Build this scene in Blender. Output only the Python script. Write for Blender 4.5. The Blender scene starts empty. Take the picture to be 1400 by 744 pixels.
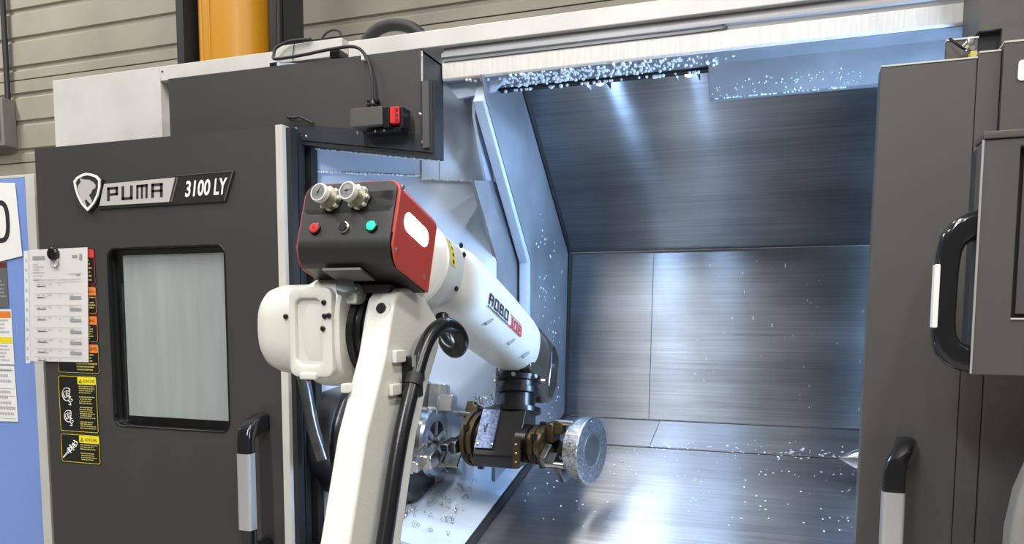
import bpy, bmesh, math, random
from mathutils import Vector, Matrix
random.seed(7)
scn = bpy.context.scene
COL = scn.collection
# ------------------------------------------------------------------ camera
def camera():
    yaw, pitch, roll = (math.radians(a) for a in (19.44, 5.05, .15))
    f = Vector((-math.sin(yaw)*math.cos(pitch), math.cos(yaw)*math.cos(pitch), -math.sin(pitch)))
    r = Vector((math.cos(yaw), math.sin(yaw), 0)); u = r.cross(f)
    r2 = math.cos(roll)*r + math.sin(roll)*u; u2 = -math.sin(roll)*r + math.cos(roll)*u
    cd = bpy.data.cameras.new('camera'); co = bpy.data.objects.new('camera', cd); COL.objects.link(co)
    m = Matrix((r2, u2, -f)).transposed().to_4x4(); m.translation = (0, 0, 1.55)
    co.matrix_world = m
    cd.sensor_width = 36; cd.lens = 27; cd.shift_y = (525-372)/1400; cd.clip_start = .02; cd.clip_end = 100
    scn.camera = co
camera()
# ------------------------------------------------------------------ world, lamps, exposure
scn.view_settings.view_transform = 'Standard'; scn.view_settings.look = 'None'
scn.view_settings.gamma = 1; scn.view_settings.use_curve_mapping = False
scn.view_settings.exposure = 0.0
W = bpy.data.worlds.new('world'); scn.world = W; W.use_nodes = True
W.node_tree.nodes['Background'].inputs[0].default_value = (1.0, .965, .90, 1)
W.node_tree.nodes['Background'].inputs[1].default_value = .17
def area(name, loc, rot, sx, sy, power, col):
    l = bpy.data.lights.new(name, 'AREA'); l.shape = 'RECTANGLE'; l.size = sx; l.size_y = sy; l.energy = power; l.color = col
    o = bpy.data.objects.new(name, l); COL.objects.link(o); o.location = loc; o.rotation_euler = rot
    return o
# high-bay lamps of the hall, hung under the roof
for i, (x, y, z, p) in enumerate([(-1.3, .1, 4.9, 80), (-3.6, -.1, 4.9, 75), (1.0, -.1, 4.9, 130), (3.2, .1, 4.6, 140), (-5.8, 2.2, 5.2, 140), (-2.2, 3.0, 5.4, 40)]):
    area('unseen_hall_lamp', (x, y, z), (0, 0, 0), .16, 2.2, p, (1.0, .96, .9))
area('unseen_hall_lamp', (-1.3, -2.6, 4.6), (0, 0, 0), .10, 2.2, 200, (.92, .96, 1.0))  # added lamp, narrow and cool, for the main streak on the steel
area('unseen_hall_lamp', (-.45, -3.2, 5.0), (0, 0, 0), .10, 2.2, 55, (.9, .95, 1.0))  # added lamp for a fainter second streak
# unseen lamps added for fill and streaks (their housings are built below)
LAMP_BLUE = (.39, .63, 1.0)

# ------------------------------------------------------------------ materials
MAT = {}
def mat(name, col, rough=.5, metal=0., bump=0., bscale=400., var=0., vscale=6., coat=0., emit=None, estr=0., spec=.5, stretch=None, brush=None, alpha=None):
    m = bpy.data.materials.new(name); m.use_nodes = True; nt = m.node_tree; N = nt.nodes; L = nt.links
    b = N['Principled BSDF']; b.inputs['Base Color'].default_value = (*col, 1)
    b.inputs['Roughness'].default_value = rough; b.inputs['Metallic'].default_value = metal
    b.inputs['Coat Weight'].default_value = coat; b.inputs['Specular IOR Level'].default_value = spec
    if emit: b.inputs['Emission Color'].default_value = (*emit, 1); b.inputs['Emission Strength'].default_value = estr
    tc = N.new('ShaderNodeTexCoord'); src = tc.outputs['Object']
    if stretch:
        mp = N.new('ShaderNodeMapping'); mp.inputs['Scale'].default_value = stretch
        L.new(src, mp.inputs[0]); src = mp.outputs[0]
    if var:
        n = N.new('ShaderNodeTexNoise'); n.inputs['Scale'].default_value = vscale; n.inputs['Detail'].default_value = 6
        L.new(src, n.inputs['Vector'])
        mr = N.new('ShaderNodeMapRange'); mr.inputs[1].default_value = .3; mr.inputs[2].default_value = .7
        mr.inputs[3].default_value = 1-var; mr.inputs[4].default_value = 1+var*.6
        L.new(n.outputs['Fac'], mr.inputs[0])
        mx = N.new('ShaderNodeMix'); mx.data_type = 'RGBA'; mx.blend_type = 'MULTIPLY'; mx.inputs[0].default_value = 1
        mx.inputs[6].default_value = (*col, 1); L.new(mr.outputs[0], mx.inputs[7]); L.new(mx.outputs[2], b.inputs['Base Color'])
    if bump:
        n = N.new('ShaderNodeTexNoise'); n.inputs['Scale'].default_value = bscale; n.inputs['Detail'].default_value = 3
        L.new(src, n.inputs['Vector'])
        bp = N.new('ShaderNodeBump'); bp.inputs['Strength'].default_value = bump; bp.inputs['Distance'].default_value = .002
        L.new(n.outputs['Fac'], bp.inputs['Height']); L.new(bp.outputs[0], b.inputs['Normal'])
    MAT[name] = m
    return m
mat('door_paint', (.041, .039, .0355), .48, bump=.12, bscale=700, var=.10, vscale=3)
mat('door_paint_brightened', (.075, .070, .064), .48, bump=.12, bscale=700, var=.10, vscale=3)  # copy of door_paint, brightened for the light falling on the right door
mat('frame_paint', (.022, .026, .033), .42, var=.15)
mat('rubber', (.012, .012, .013), .6, bump=.1)
mat('gloss_black', (.008, .008, .009), .16, coat=.4)
mat('satin_black', (.006, .006, .007), .28, bump=.08)
mat('white_paint', (.58, .56, .53), .42, var=.08, vscale=9, bump=.04)
mat('white_dirty', (.62, .595, .555), .45, var=.10, vscale=5, stretch=(30, 30, 2.5), bump=.05)
mat('track_grey', (.27, .27, .28), .42, metal=.1, var=.2, vscale=4, stretch=(1, 30, 30))
mat('edge_trim', (.55, .53, .48), .4, var=.08)
mat('chamber_paint', (.46, .55, .68), .42, var=.12, vscale=7, bump=.05, bscale=120)
mat('chamber_grey', (.20, .21, .23), .42, metal=.1, var=.3, vscale=6, bump=.08, bscale=90)
mat('robot_white', (.66, .65, .585), .30, bump=.05, bscale=350, coat=.15)
mat('robot_white_rough', (.66, .65, .585), .38, bump=.3, bscale=230, coat=.1)
mat('ring_grey', (.62, .66, .66), .35)
mat('grey_plastic', (.20, .22, .25), .4)
mat('box_red', (.42, .052, .035), .38, bump=.05)
mat('box_black', (.018, .0175, .017), .42, bump=.12, bscale=600)
mat('gauge_body', (.40, .39, .30), .3, metal=.7)
mat('gauge_face', (.66, .66, .60), .35)
mat('nickel', (.62, .60, .56), .28, metal=1)
mat('steel', (.60, .60, .60), .22, metal=1, var=.2, vscale=20)
mat('steel_dark', (.20, .20, .21), .3, metal=1, var=.3, vscale=25)
mat('bronze', (.115, .088, .048), .36, metal=.75, var=.25, vscale=30)
mat('aluminium', (.60, .60, .60), .38, metal=.7)
mat('blue_paint', (.19, .295, .64), .4, var=.06, vscale=2)
mat('cabinet_edge', (.55, .54, .50), .45, var=.08)
mat('paper', (.80, .79, .76), .6, var=.04)
mat('paper_pink', (.76, .73, .71), .6, var=.05)
mat('ink', (.02, .02, .02), .6)
mat('ink_grey', (.28, .28, .28), .6)
mat('ink_mid', (.45, .45, .45), .6)
mat('yellow', (.80, .66, .02), .5)
mat('orange', (.75, .20, .03), .5)
mat('red_print', (.60, .04, .04), .5)
mat('red_logo', (.55, .03, .05), .45)
mat('navy_logo', (.03, .04, .08), .45)
mat('khaki_print', (.42, .36, .10), .5)
mat('white_print', (.75, .75, .72), .5)
mat('sticker_black', (.008, .008, .007), .4)
mat('maroon', (.14, .02, .02), .5)
mat('note_grey', (.12, .12, .12), .5)
mat('badge_silver', (.58, .55, .52), .32, metal=.25)
mat('badge_dark', (.022, .022, .02), .3)
mat('column_yellow', (.60, .27, .008), .42, var=.08, vscale=5, stretch=(1, 1, .1))
mat('cladding', (.36, .335, .275), .55, var=.12, vscale=2.5, bump=.08, bscale=60)
mat('cladding_groove', (.26, .24, .195), .6, var=.1)
mat('concrete', (.30, .29, .27), .6, var=.15, vscale=1.5)
mat('shutter_grey', (.56, .565, .555), .5, var=.16, vscale=4, stretch=(5, 5, .5))
mat('sensor_red', (.70, .03, .035), .25, coat=.4)
mat('lamp_glow', (.9, .95, 1), .4, emit=(.86, .94, 1.0), estr=40.0)
mat('button_green', (.02, .45, .28), .25, emit=(.02, .9, .5), estr=.7)
mat('button_red', (.55, .03, .03), .25, emit=(.8, .03, .03), estr=.25)
mat('added_streak_lamp', (.9, .95, 1), .4, emit=LAMP_BLUE, estr=520.0)  # glow of the unseen lamps added behind the header
mat('added_streak_lamp_weak', (.9, .95, 1), .4, emit=LAMP_BLUE, estr=250.0)
mat('added_fill_lamp', (.9, .95, 1), .4, emit=LAMP_BLUE, estr=580.0)  # glow of the unseen fill lamp added at the right
mat('droplet', (.80, .86, .92), .06, spec=1.0)
mat('chip_metal', (.5, .5, .52), .25, metal=1)
mat('speckled_steel', (.16, .20, .32), .42, metal=.8, bump=1.0, bscale=130, var=.6, vscale=150)
mat('wet_steel', (.55, .57, .60), .26, metal=1, bump=1.0, bscale=240, var=.55, vscale=170)
mat('wrist_brown', (.045, .038, .03), .28, coat=.3)
mat('dull_grey', (.22, .215, .20), .6, bump=.3, bscale=120)

def stainless(name, tone, rough, aniso):
    """brushed sheet, brush lines along X: anisotropic gloss with the wide lobe across the lines"""
    m = bpy.data.materials.new(name); m.use_nodes = True; nt = m.node_tree; N = nt.nodes; L = nt.links
    b = N['Principled BSDF']; b.inputs['Metallic'].default_value = .95
    b.inputs['Anisotropic'].default_value = aniso
    g = N.new('ShaderNodeNewGeometry'); vm = N.new('ShaderNodeVectorMath'); vm.operation = 'CROSS_PRODUCT'
    L.new(g.outputs['True Normal'], vm.inputs[0]); vm.inputs[1].default_value = (1, 0, 0)
    L.new(vm.outputs[0], b.inputs['Tangent'])
    tc = N.new('ShaderNodeTexCoord')
    def noise(scale, sc, det=6):
        mp = N.new('ShaderNodeMapping'); mp.inputs['Scale'].default_value = sc; L.new(tc.outputs['Object'], mp.inputs[0])
        n = N.new('ShaderNodeTexNoise'); n.inputs['Scale'].default_value = scale; n.inputs['Detail'].default_value = det
        L.new(mp.outputs[0], n.inputs['Vector']); return n.outputs['Fac']
    lines = noise(14, (.15, 12, 12)); blot = noise(2.2, (.8, 2.4, 2.4)); fine = noise(60, (.02, 10, 10), 3)
    mr = N.new('ShaderNodeMapRange'); mr.inputs[1].default_value = .3; mr.inputs[2].default_value = .72
    mr.inputs[3].default_value = tone*.62; mr.inputs[4].default_value = tone*1.12; L.new(blot, mr.inputs[0])
    mr2 = N.new('ShaderNodeMapRange'); mr2.inputs[1].default_value = .3; mr2.inputs[2].default_value = .7
    mr2.inputs[3].default_value = .84; mr2.inputs[4].default_value = 1.12; L.new(lines, mr2.inputs[0])
    mu = N.new('ShaderNodeMath'); mu.operation = 'MULTIPLY'; L.new(mr.outputs[0], mu.inputs[0]); L.new(mr2.outputs[0], mu.inputs[1])
    cb = N.new('ShaderNodeCombineColor')
    for i, k in enumerate((.96, .99, 1.04)):
        q = N.new('ShaderNodeMath'); q.operation = 'MULTIPLY'; q.inputs[1].default_value = k; L.new(mu.outputs[0], q.inputs[0]); L.new(q.outputs[0], cb.inputs[i])
    L.new(cb.outputs[0], b.inputs['Base Color'])
    rr = N.new('ShaderNodeMapRange'); rr.inputs[3].default_value = rough*.75; rr.inputs[4].default_value = rough*1.3
    L.new(lines, rr.inputs[0]); L.new(rr.outputs[0], b.inputs['Roughness'])
    bp = N.new('ShaderNodeBump'); bp.inputs['Strength'].default_value = .30; bp.inputs['Distance'].default_value = .001
    L.new(fine, bp.inputs['Height']); L.new(bp.outputs[0], b.inputs['Normal'])
    MAT[name] = m
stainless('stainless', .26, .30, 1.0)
stainless('stainless_upper', .30, .32, 1.0)  # same sheet steel, tone lifted to make up for dim reflections
stainless('stainless_floor', .44, .34, 1.0)  # same sheet steel, tone lifted in place of light on the floor
def thin_glass(name, tint, refl):
    m = bpy.data.materials.new(name); m.use_nodes = True; nt = m.node_tree; N = nt.nodes; L = nt.links
    N.remove(N['Principled BSDF']); t = N.new('ShaderNodeBsdfTransparent'); t.inputs[0].default_value = (*tint, 1)
    g = N.new('ShaderNodeBsdfGlossy'); g.inputs['Roughness'].default_value = .05
    mx = N.new('ShaderNodeMixShader'); mx.inputs[0].default_value = refl; L.new(t.outputs[0], mx.inputs[1]); L.new(g.outputs[0], mx.inputs[2])
    L.new(mx.outputs[0], N['Material Output'].inputs[0]); MAT[name] = m
thin_glass('glass', (.90, .92, .92), .06)
thin_glass('clear_sleeve', (.98, .98, .98), .03)

# ------------------------------------------------------------------ mesh helpers
def V3(*a): return Vector(a)
class MB:
    def __init__(s): s.v = []; s.f = []; s.cut = []
    def add(s, vs, fs):
        s.cut.append((len(s.v), len(s.f))); o = len(s.v); s.v += [Vector(p) for p in vs]; s.f += [[i+o for i in f] for f in fs]; return s
    def addbm(s, bm):
        bm.verts.index_update(); s.add([v.co.copy() for v in bm.verts], [[v.index for v in f.verts] for f in bm.faces]); bm.free(); return s
    def box(s, x0, x1, y0, y1, z0, z1, bev=0., seg=2, M=None):
        bm = bmesh.new(); bmesh.ops.create_cube(bm, size=1)
        for v in bm.verts: v.co = Vector(((x0+x1)/2+v.co.x*(x1-x0), (y0+y1)/2+v.co.y*(y1-y0), (z0+z1)/2+v.co.z*(z1-z0)))
        if bev: bmesh.ops.bevel(bm, geom=bm.edges[:], offset=bev, segments=seg, profile=.5, affect='EDGES')
        if M is not None: bm.transform(M)
        return s.addbm(bm)
    def plate(s, loops, off, bev=0., seg=2):
        """planar outline (first loop) with holes (others), 3-D points, extruded by off"""
        bm = bmesh.new(); es = []
        for lp in loops:
            vs = [bm.verts.new(p) for p in lp]
            es += [bm.edges.new((vs[i], vs[(i+1) % len(vs)])) for i in range(len(vs))]
        if len(loops) == 1: bm.faces.new(vs)
        else: bmesh.ops.triangle_fill(bm, edges=es, use_beauty=True, use_dissolve=False)
        r = bmesh.ops.extrude_face_region(bm, geom=bm.faces[:])
        bmesh.ops.translate(bm, verts=[g for g in r['geom'] if isinstance(g, bmesh.types.BMVert)], vec=off)
        bmesh.ops.recalc_face_normals(bm, faces=bm.faces[:])
        if bev:
            ed = [e for e in bm.edges if len(e.link_faces) == 2 and e.calc_face_angle(0) > .6]
            bmesh.ops.bevel(bm, geom=ed, offset=bev, segments=seg, profile=.5, affect='EDGES')
        return s.addbm(bm)
    def lathe(s, o, d, prof, n=32):
        """prof: (distance along d, radius)"""
        o = Vector(o); d = Vector(d).normalized(); a = d.orthogonal().normalized(); b = d.cross(a)
        vs = []; fs = []
        for t, r in prof:
            for k in range(n):
                q = 2*math.pi*k/n; vs.append(o+d*t+(a*math.cos(q)+b*math.sin(q))*max(r, 1e-5))
        for i in range(len(prof)-1):
            for k in range(n): fs.append([i*n+k, i*n+(k+1) % n, (i+1)*n+(k+1) % n, (i+1)*n+k])
        fs.append(list(range(n))[::-1]); fs.append([(len(prof)-1)*n+k for k in range(n)])
        return s.add(vs, fs)
    def cyl(s, p0, p1, r, n=24, bev=0.):
        d = Vector(p1)-Vector(p0); l = d.length
        pr = [(0, r), (l, r)] if not bev else [(0, r-bev), (bev, r), (l-bev, r), (l, r-bev)]
        return s.lathe(p0, d, pr, n)
    def loft(s, secs, n=40):
        """secs: (centre, U, V, ru, rv, power)"""
        vs = []; fs = []
        for c, U, Vv, ru, rv, p in secs:
            for k in range(n):
                q = 2*math.pi*k/n; cq, sq = math.cos(q), math.sin(q)
                vs.append(Vector(c)+Vector(U)*ru*math.copysign(abs(cq)**(2/p), cq)+Vector(Vv)*rv*math.copysign(abs(sq)**(2/p), sq))
        for i in range(len(secs)-1):
            for k in range(n): fs.append([i*n+k, i*n+(k+1) % n, (i+1)*n+(k+1) % n, (i+1)*n+k])
        fs.append(list(range(n))[::-1]); fs.append([(len(secs)-1)*n+k for k in range(n)])
        return s.add(vs, fs)
    def tube(s, pts, r, n=12, sub=6, smooth=True):
        P = [Vector(p) for p in pts]
        if smooth and len(P) > 2:
            Q = []; E = [2*P[0]-P[1]]+P+[2*P[-1]-P[-2]]
            for i in range(1, len(E)-2):
                for k in range(sub):
                    t = k/sub; p0, p1, p2, p3 = E[i-1:i+3]
                    Q.append(.5*((2*p1)+(p2-p0)*t+(2*p0-5*p1+4*p2-p3)*t*t+(3*p1-p0-3*p2+p3)*t**3))
            Q.append(P[-1]); P = Q
        vs = []; fs = []; a = None
        for i, p in enumerate(P):
            d = (P[min(i+1, len(P)-1)]-P[max(i-1, 0)]).normalized()
            a = d.orthogonal().normalized() if a is None else (a-d*a.dot(d)).normalized()
            b = d.cross(a)
            for k in range(n):
                q = 2*math.pi*k/n; vs.append(p+(a*math.cos(q)+b*math.sin(q))*r)
        for i in range(len(P)-1):
            for k in range(n): fs.append([i*n+k, i*n+(k+1) % n, (i+1)*n+(k+1) % n, (i+1)*n+k])
        fs.append(list(range(n))[::-1]); fs.append([(len(P)-1)*n+k for k in range(n)])
        return s.add(vs, fs)
    def mesh(s, mesh, M):
        return s.add([M @ v.co for v in mesh.vertices], [list(p.vertices) for p in mesh.polygons])
    def build(s, name, m, parent=None, smooth=35, **tags):
        off = Vector((0, 0, 0)); p = parent
        while p is not None: off += p.location; p = p.parent
        me = bpy.data.meshes.new(name); me.from_pydata([v-off for v in s.v], [], s.f); me.update()
        bm = bmesh.new(); bm.from_mesh(me); bmesh.ops.recalc_face_normals(bm, faces=bm.faces[:]); bm.to_mesh(me); bm.free()
        if smooth:
            me.polygons.foreach_set('use_smooth', [True]*len(me.polygons)); me.set_sharp_from_angle(angle=math.radians(smooth))
        me.materials.append(MAT[m])
        o = bpy.data.objects.new(name, me); COL.objects.link(o)
        if smooth: wn = o.modifiers.new('weighted_normal', 'WEIGHTED_NORMAL'); wn.keep_sharp = True; wn.weight = 90
        if parent is not None: o.parent = parent
        for k, v in tags.items(): o[k] = v
        return o
def each(mb, name, m, parent, **k):
    """every added shape becomes an object of its own"""
    out = []; C = mb.cut+[(len(mb.v), len(mb.f))]
    for (a, fa), (b, fb) in zip(C, C[1:]):
        q = MB(); q.add(mb.v[a:b], [[i-a for i in f] for f in mb.f[fa:fb]]); out.append(q.build(name, m, parent, **k))
    return out
def thing(name, loc, label, category, group=None):
    o = bpy.data.objects.new(name, None); COL.objects.link(o); o.location = loc; o.empty_display_size = .05
    o['label'] = label; o['category'] = category
    if group: o['group'] = group
    return o
def rrect(x0, x1, z0, z1, r, n=6):
    """rounded rectangle as 2-D loop"""
    out = []
    for cx, cz, a0 in ((x1-r, z1-r, 0), (x0+r, z1-r, 90), (x0+r, z0+r, 180), (x1-r, z0+r, 270)):
        for k in range(n+1):
            q = math.radians(a0+90*k/n); out.append((cx+r*math.cos(q), cz+r*math.sin(q)))
    return out
def xz(loop, y): return [Vector((a, y, b)) for a, b in loop]
def yz(loop, x): return [Vector((x, a, b)) for a, b in loop]
def text_mesh(s, size, bold=0.):
    c = bpy.data.curves.new('text', 'FONT'); c.body = s; c.size = size; c.resolution_u = 3; c.offset = bold
    o = bpy.data.objects.new('text', c); me = bpy.data.meshes.new_from_object(o)
    bpy.data.objects.remove(o); return me
def text(s, org, xd, yd, height, width=None, shear=0., lift=.0006, bold=0.):
    """lettering laid flat on a surface: cap height and total width in metres"""
    me = text_mesh(s, 1.0, bold); xs = [v.co.x for v in me.vertices]; ys = [v.co.y for v in me.vertices]
    x0, x1, y0, y1 = min(xs), max(xs), min(ys), max(ys)
    sy = height/(y1-y0); sx = width/(x1-x0) if width else sy
    xd = Vector(xd).normalized(); yd = Vector(yd).normalized(); nn = xd.cross(yd); org = Vector(org)
    mb = MB(); pts = [org+xd*((v.co.x-x0)*sx+shear*(v.co.y-y0)*sy)+yd*(v.co.y-y0)*sy+nn*lift for v in me.vertices]
    mb.add(pts, [list(p.vertices) for p in me.polygons]); bpy.data.meshes.remove(me); return mb
T = .24
BLOCK = {  # square block letters as bars in a unit cell (x0, z0, x1, z1)
    'P': [(0, 0, T, 1), (0, 1-T*.8, 1, 1), (1-T, .38, 1, 1), (T, .38, 1, .38+T*.75)],
    'U': [(0, 0, T, 1), (1-T, 0, 1, 1), (0, 0, 1, T*.8)],
    'M': [(0, 0, T*.8, 1), (.5-T*.4, 0, .5+T*.4, 1), (1-T*.8, 0, 1, 1), (0, 1-T*.8, 1, 1)],
    'A': [(0, 0, T, 1), (1-T, 0, 1, 1), (0, 1-T*.8, 1, 1), (0, .38, 1, .38+T*.7)],
    'R': [(0, 0, T, 1), (0, 1-T*.7, .95, 1), (1-T, .5, 1, .93), (0, .42, .95, .42+T*.7), (1-T, 0, 1, .42)],
    'O': [(0, 0, T, 1), (1-T, 0, 1, 1), (0, 1-T*.7, 1, 1), (0, 0, 1, T*.7)],
    'B': [(0, 0, T, 1), (0, 1-T*.7, .92, 1), (0, 0, .95, T*.7), (0, .44, .95, .44+T*.7), (1-T, .06, 1, .46), (.94-T, .54, .94, .95)],
    'J': [(1-T, 0, 1, 1), (0, 0, 1, T*.7), (.5, 1-T*.6, 1, 1)],
}
def block_text(s, f, w, h, gap, shear=0.):
    """f maps (u, v) on the surface to a 3-D point"""
    mb = MB(); u = 0.
    for ch in s:
        for a, b, c, d in BLOCK[ch]:
            q = [(a, b), (c, b), (c, d), (a, d)]
            mb.add([f(u+x*w+shear*z*h, z*h) for x, z in q], [[0, 1, 2, 3]])
        u += w+gap
    return mb
def bars(mb, y, rows):
    for x0, x1, z0, z1 in rows: mb.add([(x0, y, z0), (x1, y, z0), (x1, y, z1), (x0, y, z1)], [[0, 1, 2, 3]])
    return mb
def screw(mb, p, d, r=.004, h=.003): return mb.lathe(p, d, [(0, r), (h*.6, r), (h, r*.6)], 8)
# ================================================================== the hall
o = MB().box(-9, 7, -6, 4.2, -.1, 0).build('floor', 'concrete', kind='structure')
wall = MB().box(-9, 5, 4.03, 4.2, 0, 4.9).build('wall_back', 'cladding_groove', kind='structure')
prof = [(4.0, .004)]
for zc in (.08, .27, .455):
    prof += [(4.0, zc-.022), (4.016, zc-.008), (4.016, zc+.012), (4.0, zc+.018)]
prof += [(4.0, .551), (4.03, .551), (4.03, .004)]
base_panel = None
for k in range(8):
    z = 3.155+.555*(k-5)
    if base_panel is None:
        base_panel = MB().plate([[Vector((-9, a, b)) for a, b in prof]], (14, 0, 0)).build('cladding_panel', 'cladding', wall, smooth=0); pn = base_panel
    else:
        pn = base_panel.copy(); COL.objects.link(pn); pn.parent = wall
    pn.location = (0, 0, z)
MB().box(-9, 5, 4.0, 4.03, 0, .375).build('plinth_strip', 'cladding', wall)

col = thing('steel_column', (-2.5, 3.15, 0), 'dark steel column wrapped in a bright yellow guard behind the machine', 'column')
MB().box(-2.735, -2.694, 3.0, 3.3, 0, 4.9).box(-2.32, -2.24, 3.14, 3.3, 0, 4.9).box(-2.694, -2.32, 3.24, 3.28, 0, 4.9).build('beam', 'frame_paint', col)
gp = []
for k in range(25):
    q = math.radians(180+180*k/24); gp.append((-2.508+.176*math.copysign(abs(math.cos(q))**.8, math.cos(q)), 3.17+.17*math.copysign(abs(math.sin(q))**.8, math.sin(q))))
gp += [(-2.345, 3.235), (-2.671, 3.235)]
MB().plate([[Vector((a, b, 0)) for a, b in gp]], (0, 0, 4.9)).build('guard', 'column_yellow', col, label='bright yellow rounded guard sheet')
MB().tube([(-2.607, 3.018, 0), (-2.607, 3.018, 4.9)], .007, 10, smooth=False).tube([(-2.545, 3.0, 0), (-2.545, 3.0, 4.9)], .004, 10, smooth=False).build('guard_ridge', 'column_yellow', col)
MB().tube([(-2.24, 3.13, 4.9), (-2.235, 3.12, 3.6), (-2.25, 3.12, 2.9), (-2.26, 3.12, 2.2)], .014, 8).tube([(-2.335, 3.1, 2.74), (-2.30, 3.09, 2.73), (-2.285, 3.1, 2.6)], .006, 8).build('cable', 'rubber', col)

jb = thing('junction_box', (-5.15, 3.95, 2.72), 'dark grey electrical box high on the ribbed wall at the left edge', 'electrical box')
MB().box(-5.4, -5.05, 3.9, 3.999, 2.70, 3.02, .008).build('housing', 'dull_grey', jb)
MB().box(-5.4, -5.085, 3.88, 3.9, 2.75, 2.98, .006).build('lid', 'satin_black', jb)
MB().tube([(-5.085, 3.97, 3.02), (-5.085, 3.97, 4.85)], .018, 10, smooth=False).build('conduit', 'frame_paint', jb)

# ================================================================== the lathe
LATHE = thing('cnc_lathe', (-.8, 2.2, 0), 'large dark grey turning machine with open sliding doors and steel machining room', 'machine')
MB().box(-2.20, 1.5, 1.78, 2.9, 0, .25).build('plinth', 'frame_paint', LATHE)
# ---- left sliding door with window
dx0, dx1, dz0, dz1 = -2.082, -1.243, .20, 2.033
win = rrect(-1.823, -1.414, 1.229, 1.739, .028)
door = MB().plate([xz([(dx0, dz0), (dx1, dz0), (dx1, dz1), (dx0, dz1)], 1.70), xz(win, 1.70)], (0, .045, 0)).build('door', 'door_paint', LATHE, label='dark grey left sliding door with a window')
w2 = rrect(-1.819, -1.418, 1.233, 1.735, .025)
MB().plate([xz(rrect(-1.8245, -1.4125, 1.2275, 1.7405, .0295), 1.6985), xz(w2, 1.6985)], (0, .016, 0), .001, 1).build('window_gasket', 'satin_black', door)
MB().plate([xz(win, 1.716)], (0, .006, 0)).build('pane', 'glass', door)
MB().box(-1.795, -1.424, 1.728, 1.733, 1.258, 1.720).build('shutter_sheet', 'shutter_grey', door)
MB().box(-1.9, -1.35, 1.80, 1.805, 1.10, 1.90).build('window_backing', 'frame_paint', door)
MB().box(-1.812, -1.799, 1.725, 1.745, 1.245, 1.64, .002).build('shutter_rail', 'steel_dark', door)
MB().box(dx1, -1.222, 1.697, 1.745, dz0, dz1+.002).build('edge_strip', 'edge_trim', door, label='pale metal edge strip')
MB().box(-1.30, -1.229, 1.75, 1.80, .25, 2.04).build('door_jamb', 'door_paint', LATHE)
MB().box(-1.222, -1.208, 1.712, 1.74, .2, 2.03).build('edge_seal', 'rubber', door)
MB().box(-1.229, -1.222, 1.765, 1.79, .25, 2.03).box(-1.29, -1.207, 1.80, 1.83, .25, 2.02).build('jamb_seal', 'rubber', LATHE)
def door_handle(xm, xg, zt, zb, nm):
    """black D handle: two curved feet on the door and an aluminium grip bar between them"""
    mb = MB(); ss = []
    for zf, s in ((zt, -1), (zb, 1)):
        q = [((xm, 1.70, zf), (1, 0, 0), (0, 0, 1), .019, .026, 4), ((xm, 1.675, zf), (1, 0, 0), (0, 0, 1), .019, .026, 4),
                 ((xm*.55+xg*.45, 1.645, zf+s*.010), (1, 0, 0), (0, s*.35, .93), .020, .024, 4), ((xm*.15+xg*.85, 1.626, zf+s*.022), (1, 0, 0), (0, s*.72, .69), .020, .020, 4),
                 ((xg, 1.62, zf+s*.038), (1, 0, 0), (0, s, 0), .020, .016, 4), ((xg, 1.62, zf+s*.074), (1, 0, 0), (0, s, 0), .020, .015, 4)]
        if s > 0: q = [(c, (1, 0, 0), (0, -v[1], -v[2]), a, b, p) for c, u_, v, a, b, p in q][::-1]
        ss += q
    mb.loft(ss, 24)
    h = mb.build('door_handle', 'gloss_black', LATHE, label=nm)
    MB().loft([((xg, 1.62, zb+.071), (1, 0, 0), (0, 1, 0), .0206, .0158, 5), ((xg, 1.62, zt-.071), (1, 0, 0), (0, 1, 0), .0206, .0158, 5)], 24).build('grip', 'aluminium', h, label='brushed aluminium grip bar')
door_handle(-1.303, -1.300, 1.266, .924, 'black handle with aluminium grip on the left door')
door_handle(.236, .209, 1.286, .90, 'black handle with aluminium grip on the right door')
# ---- badge: shield, silver name plate, dark model plate
badge = MB().plate([xz([(-1.842, 1.849), (-1.403, 1.850), (-1.372, 1.929), (-1.815, 1.921)], 1.6985)], (0, -.004, 0), .001, 1).build('badge', 'badge_dark', LATHE)
MB().plate([xz([(-1.836, 1.857), (-1.588, 1.857), (-1.565, 1.921), (-1.815, 1.917)], 1.694)], (0, -.002, 0)).build('name_plate', 'badge_silver', badge)
MB().plate([xz([(-1.583, 1.857), (-1.577, 1.857), (-1.553, 1.921), (-1.559, 1.921)], 1.694)], (0, -.002, 0)).plate([xz([(-1.406, 1.852), (-1.403, 1.852), (-1.373, 1.928), (-1.376, 1.928)], 1.694)], (0, -.002, 0)).plate([xz([(-1.56, 1.924), (-1.375, 1.926), (-1.375, 1.928), (-1.56, 1.926)], 1.694)], (0, -.001, 0)).build('slash', 'nickel', badge)
block_text('PUMA', lambda u, v: Vector((-1.806+u, 1.6915, 1.8685+v+u*.012)), .040, .038, .0125, .06).build('lettering', 'ink', badge, smooth=0, label='PUMA in black square letters')
text('3100', (-1.535, 1.694, 1.867), (1, 0, .012), (0, 0, 1), .043, .082, .16, bold=.028).build('lettering', 'white_print', badge, smooth=0, label='3100 in white slanted numerals')
text('LY', (-1.440, 1.694, 1.868), (1, 0, .012), (0, 0, 1), .043, .040, .16, bold=.028).build('lettering', 'white_print', badge, smooth=0, label='LY in white slanted letters')
def sh(k, dz=0.):
    P = [(-1.923, 1.930), (-1.911, 1.941), (-1.89, 1.949), (-1.871, 1.952), (-1.853, 1.949), (-1.832, 1.942), (-1.819, 1.930), (-1.821, 1.909), (-1.830, 1.884), (-1.848, 1.860), (-1.873, 1.841), (-1.895, 1.860), (-1.910, 1.884), (-1.919, 1.909)]
    return [((x+1.871)*k-1.871, (z-1.902)*k+1.902+dz) for x, z in P]
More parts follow.
